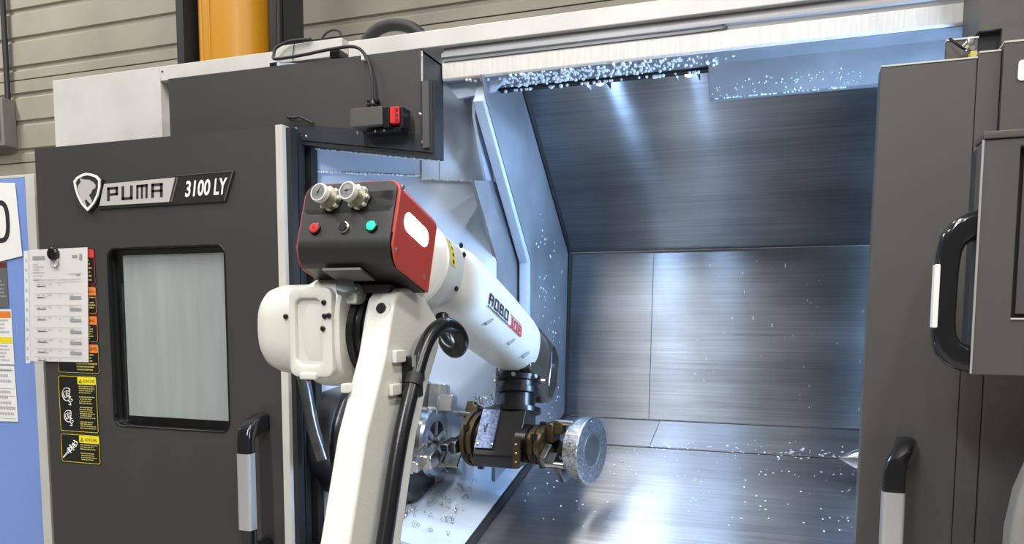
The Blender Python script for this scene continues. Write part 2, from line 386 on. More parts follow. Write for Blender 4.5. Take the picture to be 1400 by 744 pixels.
shield = MB().plate([xz(sh(1), 1.699)], (0, -.010, 0), .002, 2).build('shield_emblem', 'badge_dark', LATHE)
MB().plate([xz(sh(.96), 1.688), xz(sh(.82), 1.688)], (0, -.003, 0)).build('shield_rim', 'white_print', shield)
MB().plate([xz(sh(.82), 1.6885)], (0, -.001, 0)).build('shield_field', 'ink', shield)
cat = [(-1.897, 1.936), (-1.893, 1.926), (-1.905, 1.915), (-1.906, 1.905), (-1.898, 1.882), (-1.888, 1.868), (-1.878, 1.859), (-1.883, 1.872), (-1.876, 1.877), (-1.868, 1.868), (-1.860, 1.862), (-1.856, 1.870), (-1.861, 1.878), (-1.866, 1.887), (-1.858, 1.892), (-1.852, 1.902), (-1.842, 1.905), (-1.840, 1.913), (-1.848, 1.922), (-1.862, 1.930), (-1.880, 1.932)]
MB().plate([xz(cat, 1.6875)], (0, -.002, 0)).build('animal_head', 'badge_silver', shield, label='silver cat head turned right')
# ---- warning stickers on the left door
def frame_loops(x0, x1, z0, z1, y, w=.0012): return [xz(rrect(x0, x1, z0, z1, .006, 3), y), xz(rrect(x0+w, x1-w, z0+w, z1-w, .005, 3), y)]
def sticker(x0, x1, z0, z1, label):
    return MB().plate([xz(rrect(x0, x1, z0, z1, .006, 3), 1.6995)], (0, -.0008, 0)).build('warning_sticker', 'sticker_black', LATHE, label=label)
def word(parent, s, x, z, h, w, m='ink', y=1.6982): text(s, (x, y, z), (1, 0, 0), (0, 0, 1), h, w).build('lettering', m, parent, smooth=0, label=s+' heading')
def triangle(parent, x, z, s, m, y=1.6977):
    MB().plate([xz([(x, z), (x+s, z), (x+s/2, z+s*.9)], y), xz([(x+s*.22, z+s*.13), (x+s*.78, z+s*.13), (x+s/2, z+s*.64)], y)], (0, -.0003, 0)).build('warning_triangle', m, parent, smooth=0)
def text_rows(parent, x0, x1, z0, z1, n, m, y=1.6977, gaps=(), h=.5):
    mb = MB(); p = (z1-z0)/n
    for i in range(n):
        if i in gaps: continue
        x = x0+random.uniform(0, .004); e = x1-random.random()*(x1-x0)*.3
        zt = z1-i*p
        while x < e:
            w = random.uniform(.004, .014); bars(mb, y, [(x, min(x+w, e), zt-p*h, zt)]); x += w+.0018
    return mb.build('text_block', m, parent, smooth=0, label='rows of tiny print', kind='stuff')
s1 = sticker(-2.033, -1.882, 1.203, 1.372, 'black and yellow warning sticker with two machine drawings')
MB().plate(frame_loops(-2.031, -1.884, 1.205, 1.370, 1.6985), (0, -.0004, 0)).build('sticker_border', 'yellow', s1)
MB().plate([xz(rrect(-1.956, -1.886, 1.346, 1.368, .003, 3), 1.6986)], (0, -.0005, 0)).build('heading_panel', 'yellow', s1)
word(s1, 'ACHTUNG', -1.934, 1.352, .0095, .044); triangle(s1, -1.951, 1.351, .013, 'ink')
text_rows(s1, -1.953, -1.889, 1.212, 1.342, 21, 'khaki_print', gaps=(4, 9, 16))
def doodle(parent, cx, cz, k, y=1.6977):
    mb = MB()
    def pl(pts, r=.0011): mb.tube([(cx+a*k, y, cz+b*k) for a, b in pts], r, 6, 4)
    pl([(.3, .9), (-.4, .8), (-.8, .2), (-.7, -.5), (-.2, -.9), (.4, -.8), (.5, -.2)]); pl([(.3, .9), (.6, .7), (.5, -.1), (.0, -.3), (-.1, .6)])
    pl([(-.4, .4), (-.6, 0), (-.3, -.5), (.0, -.3)]); pl([(.1, .5), (.5, .45)]); pl([(.05, .2), (.5, .15)]); pl([(.0, -.1), (.5, -.1)])
    pl([(.2, -.8), (.6, -1.1), (1.0, -.8), (.7, -.6)]); pl([(.6, -1.1), (.7, -1.5), (.3, -1.4)]); pl([(.4, -.5), (.7, -.3)], .0022)
    mb.build('drawing', 'white_print', parent, label='white line drawing')
doodle(s1, -2.0, 1.315, .021); doodle(s1, -1.998, 1.250, .019)
s2 = sticker(-2.034, -1.880, 1.110, 1.198, 'black and yellow warning sticker with a chuck drawing')
MB().plate(frame_loops(-2.032, -1.882, 1.112, 1.196, 1.6985), (0, -.0004, 0)).build('sticker_border', 'yellow', s2)
MB().plate([xz(rrect(-1.960, -1.884, 1.172, 1.194, .003, 3), 1.6986)], (0, -.0005, 0)).build('heading_panel', 'yellow', s2)
word(s2, 'ACHTUNG', -1.937, 1.178, .0095, .046); triangle(s2, -1.955, 1.177, .013, 'ink')
text_rows(s2, -1.957, -1.887, 1.118, 1.168, 8, 'khaki_print', gaps=(3,))
mb = MB()
mb.tube([(-2.025, 1.6977, 1.124), (-2.005, 1.6977, 1.142)], .0025, 6, smooth=False)
for a, b, r in ((-2.0, 1.147, .010), (-1.990, 1.156, .012), (-1.980, 1.165, .008)):
    for q in (0, 1.2, 2.4): mb.tube([(a-r*math.cos(q), 1.6977, b-r*math.sin(q)), (a+r*math.cos(q), 1.6977, b+r*math.sin(q))], .0014, 6, smooth=False)
mb.tube([(-1.982, 1.6977, 1.178), (-1.968, 1.6977, 1.172), (-1.972, 1.6977, 1.160)], .0013, 6)
mb.build('drawing', 'white_print', s2, label='white drawing of a chuck spindle')
z0 = 1.378
for i, (zz, hh) in enumerate(((1.378, .088), (1.470, .078), (1.552, .080), (1.636, .104))):
    s = sticker(-2.03, -1.868, zz, zz+hh, 'narrow warning sticker showing beside the hanging order sheet')
    MB().plate(frame_loops(-2.028, -1.870, zz+.002, zz+hh-.002, 1.6985), (0, -.0004, 0)).build('sticker_border', ('khaki_print', 'orange', 'orange', 'red_print')[i], s)
    MB().plate([xz(rrect(-1.960, -1.872, zz+hh-.026, zz+hh-.003, .003, 3), 1.6986)], (0, -.0005, 0)).build('heading_panel', ('orange', 'orange', 'orange', 'red_print')[i], s)
    text_rows(s, -1.957, -1.873, zz+.006, zz+hh-.03, 6, 'khaki_print')
    if i < 3: text('WARNUNG', (-1.945, 1.6982, zz+hh-.019), (1, 0, 0), (0, 0, 1), .009, .068).build('lettering', 'ink', s, smooth=0)
# ---- upper front panel, its lower frame and return
up = MB().plate([xz([(-1.657, 2.0), (-1.657, 2.213), (-.871, 2.210), (-.871, 1.999), (-1.251, 2.056), (-1.30, 2.0)], 1.78)], (0, .006, 0)).build('upper_panel', 'door_paint', LATHE)
MB().box(-.885, -.871, 1.786, 1.915, 2.0, 2.209).box(-1.657, -.871, 1.786, 1.90, 2.204, 2.2095).box(-1.657, -1.645, 1.786, 1.90, 2.0, 2.209).build('panel_return', 'frame_paint', up)
MB().box(-.871, -.868, 1.782, 1.787, 1.999, 2.205).build('panel_edge', 'edge_trim', up)
lf = MB().plate([xz([(-1.262, 2.060), (-.871, 2.001), (-.871, 2.13), (-.838, 2.13), (-.838, 1.955), (-1.225, 2.013), (-1.225, 1.90), (-1.262, 1.90)], 1.777)], (0, .02, 0)).build('opening_frame', 'frame_paint', LATHE)
MB().box(-.862, -.846, 1.770, 1.777, 1.967, 2.128).build('wear_strip', 'door_paint_brightened', lf)
mb = MB()
for p in ((-1.235, 2.043), (-1.05, 2.018), (-.866, 1.982), (-.866, 2.19), (-1.205, 2.020), (-1.225, 2.024)): screw(mb, (p[0], 1.777, p[1]), (0, -1, 0), .0035)
each(mb, 'screw', 'nickel', lf)
MB().plate([xz([(-1.222, 2.012), (-.838, 1.954), (-.838, 1.944), (-1.222, 2.002)], 1.78)], (0, .05, 0)).box(-.838, -.832, 1.78, 1.83, 1.944, 2.13).build('opening_seal', 'rubber', lf)
# ---- header beam with door track
hx0, hx1 = -1.80, .95
hdr = MB().plate([yz([(1.90, 2.297), (1.90, 2.254), (1.935, 2.252), (1.945, 2.225), (2.2, 2.225), (2.2, 2.297)], hx0)], (hx1-hx0, 0, 0), .0015, 1).build('header_beam', 'white_paint', LATHE)
MB().plate([yz([(1.94, 2.2535), (1.917, 2.2535), (1.906, 2.236), (1.898, 2.2345), (1.8965, 2.224), (1.902, 2.2205), (1.902, 2.2105), (1.94, 2.2105)], -.868)], (1.24, 0, 0)).build('door_track', 'track_grey', hdr)
MB().plate([yz([(1.90, 2.210), (1.90, 2.170), (1.905, 2.165), (2.005, 2.165), (2.005, 2.210)], -.868)], (1.24, 0, 0), .0015, 1).build('lower_beam', 'white_dirty', hdr)
MB().box(-.868, .372, 1.906, 2.004, 2.1635, 2.1652).build('beam_underside', 'chamber_grey', hdr)
MB().tube([(-.86, 1.899, 2.2115), (-.40, 1.899, 2.2115), (-.165, 1.899, 2.2125), (-.155, 1.897, 2.222)], .0012, 6).build('track_wire', 'rubber', hdr)
MB().box(-.868, -.19, 2.003, 2.03, 2.157, 2.165).build('header_seal', 'rubber', hdr)
MB().plate([yz([(1.985, 2.166), (2.0, 2.128), (2.03, 2.094), (2.06, 2.094), (2.06, 2.166)], -.195)], (1.0, 0, 0), .001, 1).build('header_guard', 'chamber_grey', hdr, label='grey folded sheet under the header')
MB().box(-1.36, -1.148, 1.868, 1.90, 2.250, 2.2975, .003).build('beam_cover', 'white_paint', hdr)
mb = MB(); screw(mb, (-1.79, 1.90, 2.281), (0, -1, 0), .003); mb.build('screw', 'satin_black', hdr)
wb = MB().box(-2.235, -1.80, 1.90, 2.5, 1.0, 2.298, .003).build('white_housing', 'white_paint', LATHE, label='plain white sheet housing at the left end')
MB().box(-1.80, -1.66, 1.945, 1.95, 1.9, 2.255).build('housing_flange', 'white_paint', wb)
# ---- upper right fixed panels
MB().box(.335, 1.5, 1.745, 1.90, 2.10, 2.5).build('upper_panel', 'door_paint_brightened', LATHE)
MB().box(.374, 1.5, 1.74, 1.90, 2.055, 2.10).build('panel_strip', 'door_paint_brightened', LATHE)
MB().box(.340, .374, 1.76, 1.80, 2.03, 2.10).build('recess_shade', 'rubber', LATHE)  # black box put in for the shade inside a recess
br = MB().box(.282, .336, 1.750, 1.762, 2.0, 2.088).build('door_bracket', 'door_paint_brightened', LATHE)
MB().box(.281, .337, 1.748, 1.763, 2.088, 2.091).build('bright_edge', 'edge_trim', br)
MB().tube([(.285, 1.735, 2.088), (.297, 1.73, 2.074), (.312, 1.728, 2.062)], .0025, 6).build('roller_arm', 'satin_black', br)
MB().cyl((.310, 1.735, 2.066), (.322, 1.725, 2.077), .007, 10, .001).cyl((.322, 1.735, 2.062), (.322, 1.72, 2.062), .005, 10).box(.313, .325, 1.72, 1.73, 2.068, 2.083, .003).build('limit_switch', 'nickel', br)
MB().box(.318, .330, 1.715, 1.735, 2.036, 2.055, .002).build('yellow_tab', 'khaki_print', br)
# ---- right sliding door
rd = MB().plate([xz([(.145, .2), (.3275, .2), (.3275, 2.036), (.163, 2.036)], 1.70)], (0, .045, 0), .0015, 1).build('door', 'door_paint_brightened', LATHE, label='dark grey right sliding door')
MB().box(.163, .3275, 1.699, 1.745, 2.036, 2.039).build('bright_edge', 'edge_trim', rd)
MB().plate([[Vector((.3285, 1.70, .2)), Vector((.366, 1.70, .2)), Vector((.366, 1.74, .2)), Vector((.3285, 1.74, .2))]], (0, 0, 1.845)).build('door_edge', 'door_paint_brightened', rd)
MB().box(.33, .366, 1.699, 1.74, 2.045, 2.048).build('bright_edge', 'edge_trim', rd)
fx = MB().box(.368, 1.5, 1.69, 1.74, .2, 2.056, .0015).build('fixed_panel', 'door_paint_brightened', LATHE)
MB().box(.368, 1.5, 1.689, 1.74, 2.056, 2.059).build('bright_edge', 'edge_trim', fx)
MB().plate([xz(rrect(.392, .46, 1.985, 2.022, .006, 4), 1.689)], (0, -.001, 0)).build('rating_label', 'white_print', fx)
# ---- machining room: left wall
A = Vector((-1.30, 1.79, 0)); B = Vector((-.79, 2.10, 0)); dd = (B-A).normalized(); nn = Vector((dd.y, -dd.x, 0))
def dw(t, z, lift=0.): return A+dd*t+Vector((0, 0, z))+nn*lift
LEN = (B-A).length
t94 = .888*LEN
sw = MB().plate([[dw(0, .6), dw(LEN, .6), dw(LEN, 1.706), dw(t94, 1.935), dw(t94, 2.225), dw(0, 2.225)]], -nn*.01).build('room_wall', 'chamber_paint', LATHE)
MB().plate([[dw(0, 1.940, .002), dw(.38, 1.940, .002), dw(.38, 2.22, .002), dw(0, 2.22, .002)]], nn*.004).build('guard_sheet', 'chamber_paint', sw)
MB().plate([[dw(.382, 1.932, .002), dw(LEN, 1.932, .002), dw(t94+.01, 2.10, .002), dw(t94, 2.22, .002), dw(.382, 2.22, .002)]], nn*.009).build('guard_sheet', 'chamber_paint', sw)
MB().plate([[dw(.43, 1.932, .0105), dw(.433, 1.932, .0105), dw(.433, 2.22, .0105), dw(.43, 2.22, .0105)]], nn*.001).build('sheet_fold', 'chamber_grey', sw)
MB().plate([yz([(1.93, 1.909), (2.06, 1.93), (2.215, 1.797), (2.304, 1.715), (2.302, 1.0), (2.09, 1.0), (2.108, 1.707)], -.79)], (-.01, 0, 0)).build('recess_sheet', 'chamber_grey', sw)
MB().plate([yz([(2.03, 1.93), (2.30, 1.72), (2.30, 2.22), (1.95, 2.22), (1.95, 2.08)], -.795)], (-.008, 0, 0)).build('recess_sheet', 'chamber_paint', sw)
MB().plate([yz([(1.935, 2.155), (1.955, 2.19), (2.195, 2.235), (2.76, 1.785), (2.72, 1.180), (2.278, 1.08), (2.278, 1.713), (1.90, 2.105)], -.752)], (-.03, 0, 0), .004, 2).build('frame_flange', 'chamber_paint', LATHE, label='pale folded frame around the room')
MB().plate([yz([(1.915, 2.112), (1.88, 2.165), (2.192, 2.225), (2.752, 1.78), (2.715, 1.185), (2.30, 1.09), (2.30, 1.72)], -.7515)], (.002, 0, 0)).build('side_sheet', 'chamber_grey', LATHE, label='grey wet side sheet of the room')
MB().plate([xz([(-.87, 2.166), (-.70, 2.166), (-.735, 2.135), (-.835, 2.125)], 1.93)], (0, .012, 0)).build('corner_gusset', 'chamber_paint', LATHE)
seal = [(-.745, 2.190, 2.235), (-.745, 2.742, 1.783), (-.745, 2.705, 1.188), (-.745, 1.70, .943)]
MB().tube(seal, .011, 8, smooth=False).build('corner_seal', 'rubber', LATHE)
MB().plate([[Vector((-.753, 2.70, 1.196)), Vector((-.753, 1.70, .952)), Vector((-.93, 1.70, .99)), Vector((-.93, 2.45, 1.18)), Vector((-.80, 2.66, 1.21))]], (0, 0, -.008)).build('chute_plate', 'chamber_paint', LATHE, label='pale sloping chute plate along the floor edge')
MB().plate([[Vector((-.93, 1.70, .99)), Vector((-.93, 2.45, 1.18)), Vector((-1.18, 2.45, 1.12)), Vector((-1.18, 1.85, .985))]], (0, 0, -.006)).build('chute_plate', 'chamber_paint', LATHE)
# ---- machining room: brushed sheets
X1 = .75
def sheet(name, p, m, lab=None):
    a, b, c, d = (Vector(q) for q in p); n = (b-a).cross(d-a).normalized()
    return MB().plate([[a, b, c, d]], n*-.004).build(name, m, LATHE, smooth=20, **({'label': lab} if lab else {}))
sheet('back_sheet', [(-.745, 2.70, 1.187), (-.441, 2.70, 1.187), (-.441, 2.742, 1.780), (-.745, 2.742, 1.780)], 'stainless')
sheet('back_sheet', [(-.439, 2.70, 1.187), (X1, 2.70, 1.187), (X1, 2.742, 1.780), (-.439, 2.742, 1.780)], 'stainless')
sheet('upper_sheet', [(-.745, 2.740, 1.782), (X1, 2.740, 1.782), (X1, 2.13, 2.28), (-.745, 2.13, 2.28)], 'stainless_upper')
MB().box(-.74, X1, 2.732, 2.738, 1.7775, 1.7805).build('fold_highlight', 'steel', LATHE)  # bright strips added as the highlight line along the folds
MB().box(-.74, X1, 2.690, 2.699, 1.1875, 1.1895).build('fold_highlight', 'steel', LATHE)
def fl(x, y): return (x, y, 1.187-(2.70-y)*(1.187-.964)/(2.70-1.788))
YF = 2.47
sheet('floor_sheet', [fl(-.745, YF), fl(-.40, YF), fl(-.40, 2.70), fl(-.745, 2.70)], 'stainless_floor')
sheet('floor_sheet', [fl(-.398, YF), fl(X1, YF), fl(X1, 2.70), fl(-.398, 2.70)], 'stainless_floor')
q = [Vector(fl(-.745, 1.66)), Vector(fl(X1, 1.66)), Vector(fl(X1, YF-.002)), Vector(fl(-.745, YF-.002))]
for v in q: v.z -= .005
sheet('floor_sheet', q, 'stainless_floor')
MB().box(X1, X1+.02, 1.75, 2.8, .6, 2.3).build('room_wall', 'chamber_paint', LATHE)
MB().box(-1.4, X1+.02, 2.19, 2.85, 2.27, 2.285).build('room_roof', 'chamber_paint', LATHE)
MB().box(-1.4, X1+.02, 2.80, 2.85, .25, 2.30).build('rear_cover', 'frame_paint', LATHE)
MB().box(-1.21, .145, 1.70, 1.78, .2, .92).build('front_apron', 'door_paint', LATHE)
MB().box(-2.20, -1.31, 1.83, 1.85, .25, 2.0).build('inner_panel', 'frame_paint', LATHE)
for x, m in ((-.50, 'added_streak_lamp'), (-.26, 'added_streak_lamp_weak')):  # unseen lamps added behind the header to streak the steel
    wl = MB().box(x-.03, x+.03, 2.03, 2.15, 2.205, 2.235, .004).build('added_streak_lamp', 'satin_black', LATHE)
    MB().cyl((x, 2.035, 2.195), (x, 2.145, 2.195), .011, 16, .003).build('lamp_tube', m, wl)
    for s in (-1, 1): MB().box(x+s*.028-.001, x+s*.028+.001, 2.03, 2.15, 2.176, 2.207).build('light_baffle', 'satin_black', wl)  # plates added to cut the light going sideways
wl = MB().box(.50, .56, 1.80, 1.86, 1.30, 1.86, .004).build('added_fill_lamp', 'satin_black', LATHE)  # unseen lamp added behind the right door as blue fill
MB().cyl((.488, 1.83, 1.32), (.488, 1.83, 1.84), .012, 16, .003).build('lamp_tube', 'added_fill_lamp', wl)
MB().box(.462, .50, 1.853, 1.856, 1.30, 1.86).build('light_baffle', 'satin_black', wl)  # plate added to keep this fill off the back sheets
# ---- tailstock centre
ts = MB().lathe((.15, 2.2, 1.175), (1, 0, 0), [(0, .001), (.04, .026), (.05, .027)], 24).build('tailstock_centre', 'steel', LATHE)
MB().lathe((.20, 2.2, 1.175), (1, 0, 0), [(0, .02), (.015, .02), (.015, .045), (.03, .05), (.5, .05)], 24).build('quill', 'steel_dark', ts)
# ---- spindle chuck
CX, CY, CZ = -.945, 1.95, 1.195
ch = MB().lathe((-1.30, CY, CZ), (1, 0, 0), [(0, .178), (.15, .178), (.155, .163), (.17, .163), (.175, .174), (.343, .174), (.355, .164), (.355, .02)], 48).build('chuck', 'steel_dark', LATHE, label='dark steel three-jaw chuck')
for k in range(3):
    a = math.radians(75+120*k); e = Vector((0, math.cos(a), math.sin(a))); t = Vector((0, -math.sin(a), math.cos(a)))
    mb = MB()
    for r0, r1, x0, x1, hw in ((.07, .165, CX, CX+.035, .026), (.085, .135, CX+.03, CX+.075, .024), (.10, .165, CX+.03, CX+.05, .020)):
        c = Vector((0, CY, CZ)); pts = [c+e*r0+t*hw, c+e*r1+t*hw*.8, c+e*r1-t*hw*.8, c+e*r0-t*hw]
        for p in pts: p.x = x0
        mb.plate([pts], (x1-x0, 0, 0), .003, 1)
    mb.build('jaw', 'steel', ch)
mb = MB(); mb.lathe((CX-.01, CY, CZ), (1, 0, 0), [(0, .10), (.035, .10), (.042, .094), (.042, .06), (.02, .055), (.02, .01)], 40)
for k in range(6):
    a = math.radians(20+60*k); e = Vector((0, math.cos(a), math.sin(a))); t = Vector((0, -math.sin(a), math.cos(a))); c = Vector((CX+.01, CY, CZ))
    mb.plate([[c+e*.02+t*.008, c+e*.09+t*.008, c+e*.09-t*.008, c+e*.02-t*.008]], (.02, 0, 0), .002, 1)
mb.build('face_plate', 'steel', ch)
MB().tube([(-1.20, 1.72, 1.42), (-1.185, 1.72, 1.36), (-1.165, 1.72, 1.26), (-1.135, 1.72, 1.17)], .017, 14).build('coolant_pipe', 'steel_dark', LATHE)
# ================================================================== control pendant
PEN = thing('control_pendant', (.5, 1.5, 1.455), 'dark grey swivelling control pendant box at the right edge with a side handle', 'control panel')
pb = MB().plate([xz([(.295, 1.455), (.95, 1.455), (.95, 1.835), (.295, 1.835)], 1.45), xz([(.347, 1.549), (.93, 1.549), (.93, 1.822), (.347, 1.822)], 1.45)], (0, .05, 0), .002, 2).build('housing', 'door_paint_brightened', PEN)
MB().box(.2935, .95, 1.447, 1.51, 1.836, 1.848, .002).build('lid', 'door_paint_brightened', PEN)
MB().box(.297, .95, 1.501, 1.55, 1.457, 1.834, .003).build('back_shell', 'frame_paint', PEN)
MB().box(.349, .93, 1.472, 1.50, 1.55, 1.82).build('screen_recess', 'rubber', pb)
MB().box(.3465, .93, 1.448, 1.452, 1.5465, 1.549).build('bright_edge', 'edge_trim', pb)
MB().box(.356, .93, 1.466, 1.473, 1.555, 1.815, .002).build('screen_plate', 'door_paint_brightened', pb)
MB().box(.2925, .2955, 1.4485, 1.452, 1.457, 1.835).build('bright_edge', 'aluminium', pb)  # thin pale strip put in as the highlight on the left edge
MB().box(.6, .8, 1.549, 1.69, 1.55, 1.70).build('support_arm', 'door_paint_brightened', PEN)
hs = []
def hsec(x, z, ux, uz, w, d=.020): hs.append(((x, 1.475, z), (-ux, 0, uz), (0, 1, 0), w, d, 3.5))
hsec(.300, 1.704, 0, 1, .024); hsec(.285, 1.699, .15, 1, .024); hsec(.270, 1.690, .4, .9, .024); hsec(.259, 1.672, .75, .65, .022); hsec(.256, 1.650, 1, .1, .0185)
hsec(.255, 1.625, 1, 0, .0175); hsec(.254, 1.545, 1, 0, .0175); hsec(.255, 1.52, 1, -.1, .0185); hsec(.260, 1.502, .75, -.65, .022); hsec(.271, 1.489, .4, -.9, .023); hsec(.285, 1.482, .1, -1, .023); hsec(.300, 1.480, 0, -1, .023)
hd = MB().loft(hs, 24).build('handle', 'gloss_black', PEN)
MB().box(.2345, .2435, 1.456, 1.478, 1.532, 1.638, .002).build('grip_insert', 'white_print', hd, label='pale strip along the handle')
low = MB().plate([xz([(.378, .0), (.6, .0), (.6, 1.32), (.43, 1.32), (.405, 1.305), (.388, 1.25), (.378, 1.18)], 1.50)], (0, .06, 0), .012, 3).build('side_housing', 'dull_grey', None, label='rough grey rounded housing at the lower right edge below the pendant', category='housing')

# ================================================================== blue cabinet and what hangs on it
CAB = thing('blue_cabinet', (-2.7, 2.1, 0), 'light blue sheet metal cabinet left of the dark sliding door', 'cabinet')
MB().box(-3.3, -2.246, 1.80, 1.895, 0, 1.978, .003).build('front_panel', 'blue_paint', CAB)
MB().box(-2.246, -2.208, 1.795, 1.895, 0, 1.986, .002).build('edge_post', 'cabinet_edge', CAB)
MB().box(-3.3, -2.246, 1.80, 1.895, 1.978, 1.987, .002).build('top_rail', 'cabinet_edge', CAB)
MB().box(-3.3, -2.245, 1.895, 2.4, 0, 1.96).build('body', 'cabinet_edge', CAB)
def sheet_paper(name, pts, y, m, label, th=.0012): return MB().plate([xz(pts, y)], (0, -th, 0)).build(name, m, None, label=label, category='paper')
num = thing('number_sign', (-2.33, 1.797, 1.72), 'white paper sign with a big black zero, taped to the blue cabinet', 'sign')
MB().plate([xz([(-2.48, 1.975), (-2.29, 1.962), (-2.275, 1.735), (-2.50, 1.700)], 1.797)], (0, -.0012, 0)).build('sheet', 'paper', num)
oo = []
for s in (1, .62):
    oo.append([((-2.365)+.045*s*math.copysign(abs(math.cos(q))**.7, math.cos(q)), 1.845+(.067 if s == 1 else .052)*math.copysign(abs(math.sin(q))**.75, math.sin(q))) for q in [2*math.pi*k/32 for k in range(32)]])
MB().plate([xz(oo[0], 1.7955), xz(oo[1], 1.7955)], (0, -.0004, 0)).build('digit', 'ink', num, label='black digit 0')
g1 = MB().plate([xz([(-2.47, 1.715), (-2.348, 1.722), (-2.348, 1.574), (-2.47, 1.570)], 1.7985)], (0, -.001, 0)).build('grey_notice', 'note_grey', None, label='dark grey notice with a maroon top below the zero sign', category='notice')
bars(MB(), 1.797, [(-2.47, -2.349, 1.70, 1.716)]).build('heading_band', 'maroon', g1, smooth=0)
text_rows(g1, -2.46, -2.352, 1.60, 1.66, 5, 'ink_grey', 1.797)
g2 = MB().plate([xz([(-2.47, 1.565), (-2.338, 1.567), (-2.337, 1.390), (-2.47, 1.388)], 1.7985)], (0, -.001, 0)).build('warning_notice', 'paper', None, label='white notice with orange and yellow bands on the blue cabinet', category='notice')
bars(MB(), 1.797, [(-2.47, -2.341, 1.540, 1.561)]).build('orange_band', 'orange', g2, smooth=0)
bars(MB(), 1.797, [(-2.47, -2.341, 1.458, 1.478)]).build('yellow_band', 'yellow', g2, smooth=0)
text_rows(g2, -2.46, -2.345, 1.485, 1.535, 4, 'ink_mid', 1.797); text_rows(g2, -2.46, -2.345, 1.395, 1.452, 5, 'ink_mid', 1.797)
g3 = MB().plate([xz([(-2.47, 1.384), (-2.338, 1.386), (-2.334, 1.204), (-2.47, 1.200)], 1.7985)], (0, -.001, 0)).build('table_notice', 'paper', None, label='white notice with a printed table, lowest on the blue cabinet', category='notice')
text_rows(g3, -2.46, -2.342, 1.215, 1.375, 9, 'ink_mid', 1.797, gaps=(3,))
bars(MB(), 1.797, [(-2.47, -2.342, z, z+.0012) for z in (1.37, 1.31, 1.285, 1.25, 1.212)]).build('table_line', 'ink_grey', g3, smooth=0)

# ================================================================== order sheet in a sleeve, with magnet
JS = thing('order_sheet', (-2.0, 1.692, 1.41), 'printed order sheet in a clear punched sleeve hanging on the left door', 'paper')
MB().plate([xz([(-2.116, 1.741), (-1.888, 1.743), (-1.904, 1.413), (-2.134, 1.411)], 1.694)], (0, -.001, 0)).build('sheet', 'paper_pink', JS)
sl = MB().plate([xz([(-2.138, 1.739), (-1.884, 1.744), (-1.899, 1.404), (-2.154, 1.402)], 1.6922)], (0, -.0006, 0)).build('sleeve', 'clear_sleeve', JS)
MB().plate([xz([(-2.137, 1.739), (-2.118, 1.739), (-2.135, 1.405), (-2.153, 1.404)], 1.693)], (0, -.0004, 0)).build('punched_edge', 'paper', JS)
def skx(x, z): return x-(1.743-z)*.050
mb = MB()
for k in range(11):
    z = 1.71-k*.029; x = skx(-2.127, z); bars(mb, 1.6914, [(x-.003, x+.003, z-.004, z+.005)])
mb.build('punch_hole', 'ink_mid', JS, smooth=0)
mb = MB(); ml = MB(); mk = MB(); y = 1.6914
def sb(m, x0, x1, z0, z1): m.add([(skx(x0, z0), y, z0), (skx(x1, z0), y, z0), (skx(x1, z1), y, z1), (skx(x0, z1), y, z1)], [[0, 1, 2, 3]])
sb(mk, -2.10, -2.052, 1.712, 1.722)
for z in (1.700, 1.692, 1.684, 1.676, 1.666, 1.656): sb(ml, -2.10, -2.10+random.uniform(.02, .05), z-.002, z)
sb(mk, -1.945, -1.925, 1.715, 1.722); sb(mk, -1.918, -1.908, 1.708, 1.725); sb(mk, -1.93, -1.918, 1.664, 1.668)
sb(ml, -2.10, -1.91, 1.652, 1.6535); sb(ml, -1.96, -1.91, 1.668, 1.670)
for z in (1.645, 1.612, 1.578, 1.546, 1.512, 1.480, 1.450, 1.425):
    sb(ml, -2.098, -1.91, z, z+.001)
    for k in range(3): sb(ml, -2.085+k*.022, -2.072+k*.022, z-.006, z-.004); sb(ml, -2.085, -2.06+random.uniform(0, .02), z-.012, z-.010)
    sb(ml, -2.0, -1.99, z-.008, z-.006)
    if 1.43 < z < 1.63: sb(mk, -1.956, -1.912, z-.016, z-.008); sb(ml, -1.956, -1.94, z-.005, z-.003)
mb = ml.build('print', 'ink_mid', JS, smooth=0, label='tiny printed rows'); mk.build('barcode', 'ink_grey', JS, smooth=0, label='grey bar codes')
MG = thing('magnet_clip', (-2.013, 1.690, 1.70), 'round black magnet with a metal key ring on the order sheet', 'magnet')
MB().lathe((-2.013, 1.6912, 1.727), (0, -1, 0), [(0, .019), (.008, .019), (.012, .016), (.012, .004)], 20).build('magnet', 'satin_black', MG)
MB().lathe((-2.014, 1.6912, 1.703), (0, -1, 0), [(0, .015), (.003, .015), (.003, .004)], 20).build('tag', 'ink_mid', MG)
MB().tube([(-2.004+.008*math.cos(q), 1.688, 1.700+.014*math.sin(q)) for q in [k*.62832 for k in range(11)]], .0014, 6, 3).build('ring', 'nickel', MG)

# ================================================================== scanner above the opening, cables on the header
SC = thing('safety_scanner', (-.97, 1.75, 2.0), 'small dark sensor box with a red optic on the upper panel', 'sensor')
MB().box(-1.034, -.945, 1.715, 1.779, 2.018, 2.062, .002).build('housing', 'door_paint_brightened', SC)
MB().box(-.945, -.928, 1.72, 1.775, 2.012, 2.060, .002).build('neck', 'satin_black', SC)
op = MB().box(-.928, -.902, 1.722, 1.765, 2.020, 2.060, .003).build('optic', 'sensor_red', SC, label='glossy red optic head')
MB().box(-.902, -.893, 1.725, 1.768, 2.010, 2.058, .002).build('end_plate', 'satin_black', SC)
each(MB().cyl((-.908, 1.722, 2.028), (-.908, 1.719, 2.028), .004, 10).cyl((-.908, 1.722, 2.040), (-.908, 1.719, 2.040), .004, 10).cyl((-.908, 1.722, 2.052), (-.908, 1.719, 2.052), .004, 10), 'lens', 'maroon', op)
MB().box(-1.0, -.905, 1.735, 1.775, 2.004, 2.014, .002).build('bracket', 'satin_black', SC)
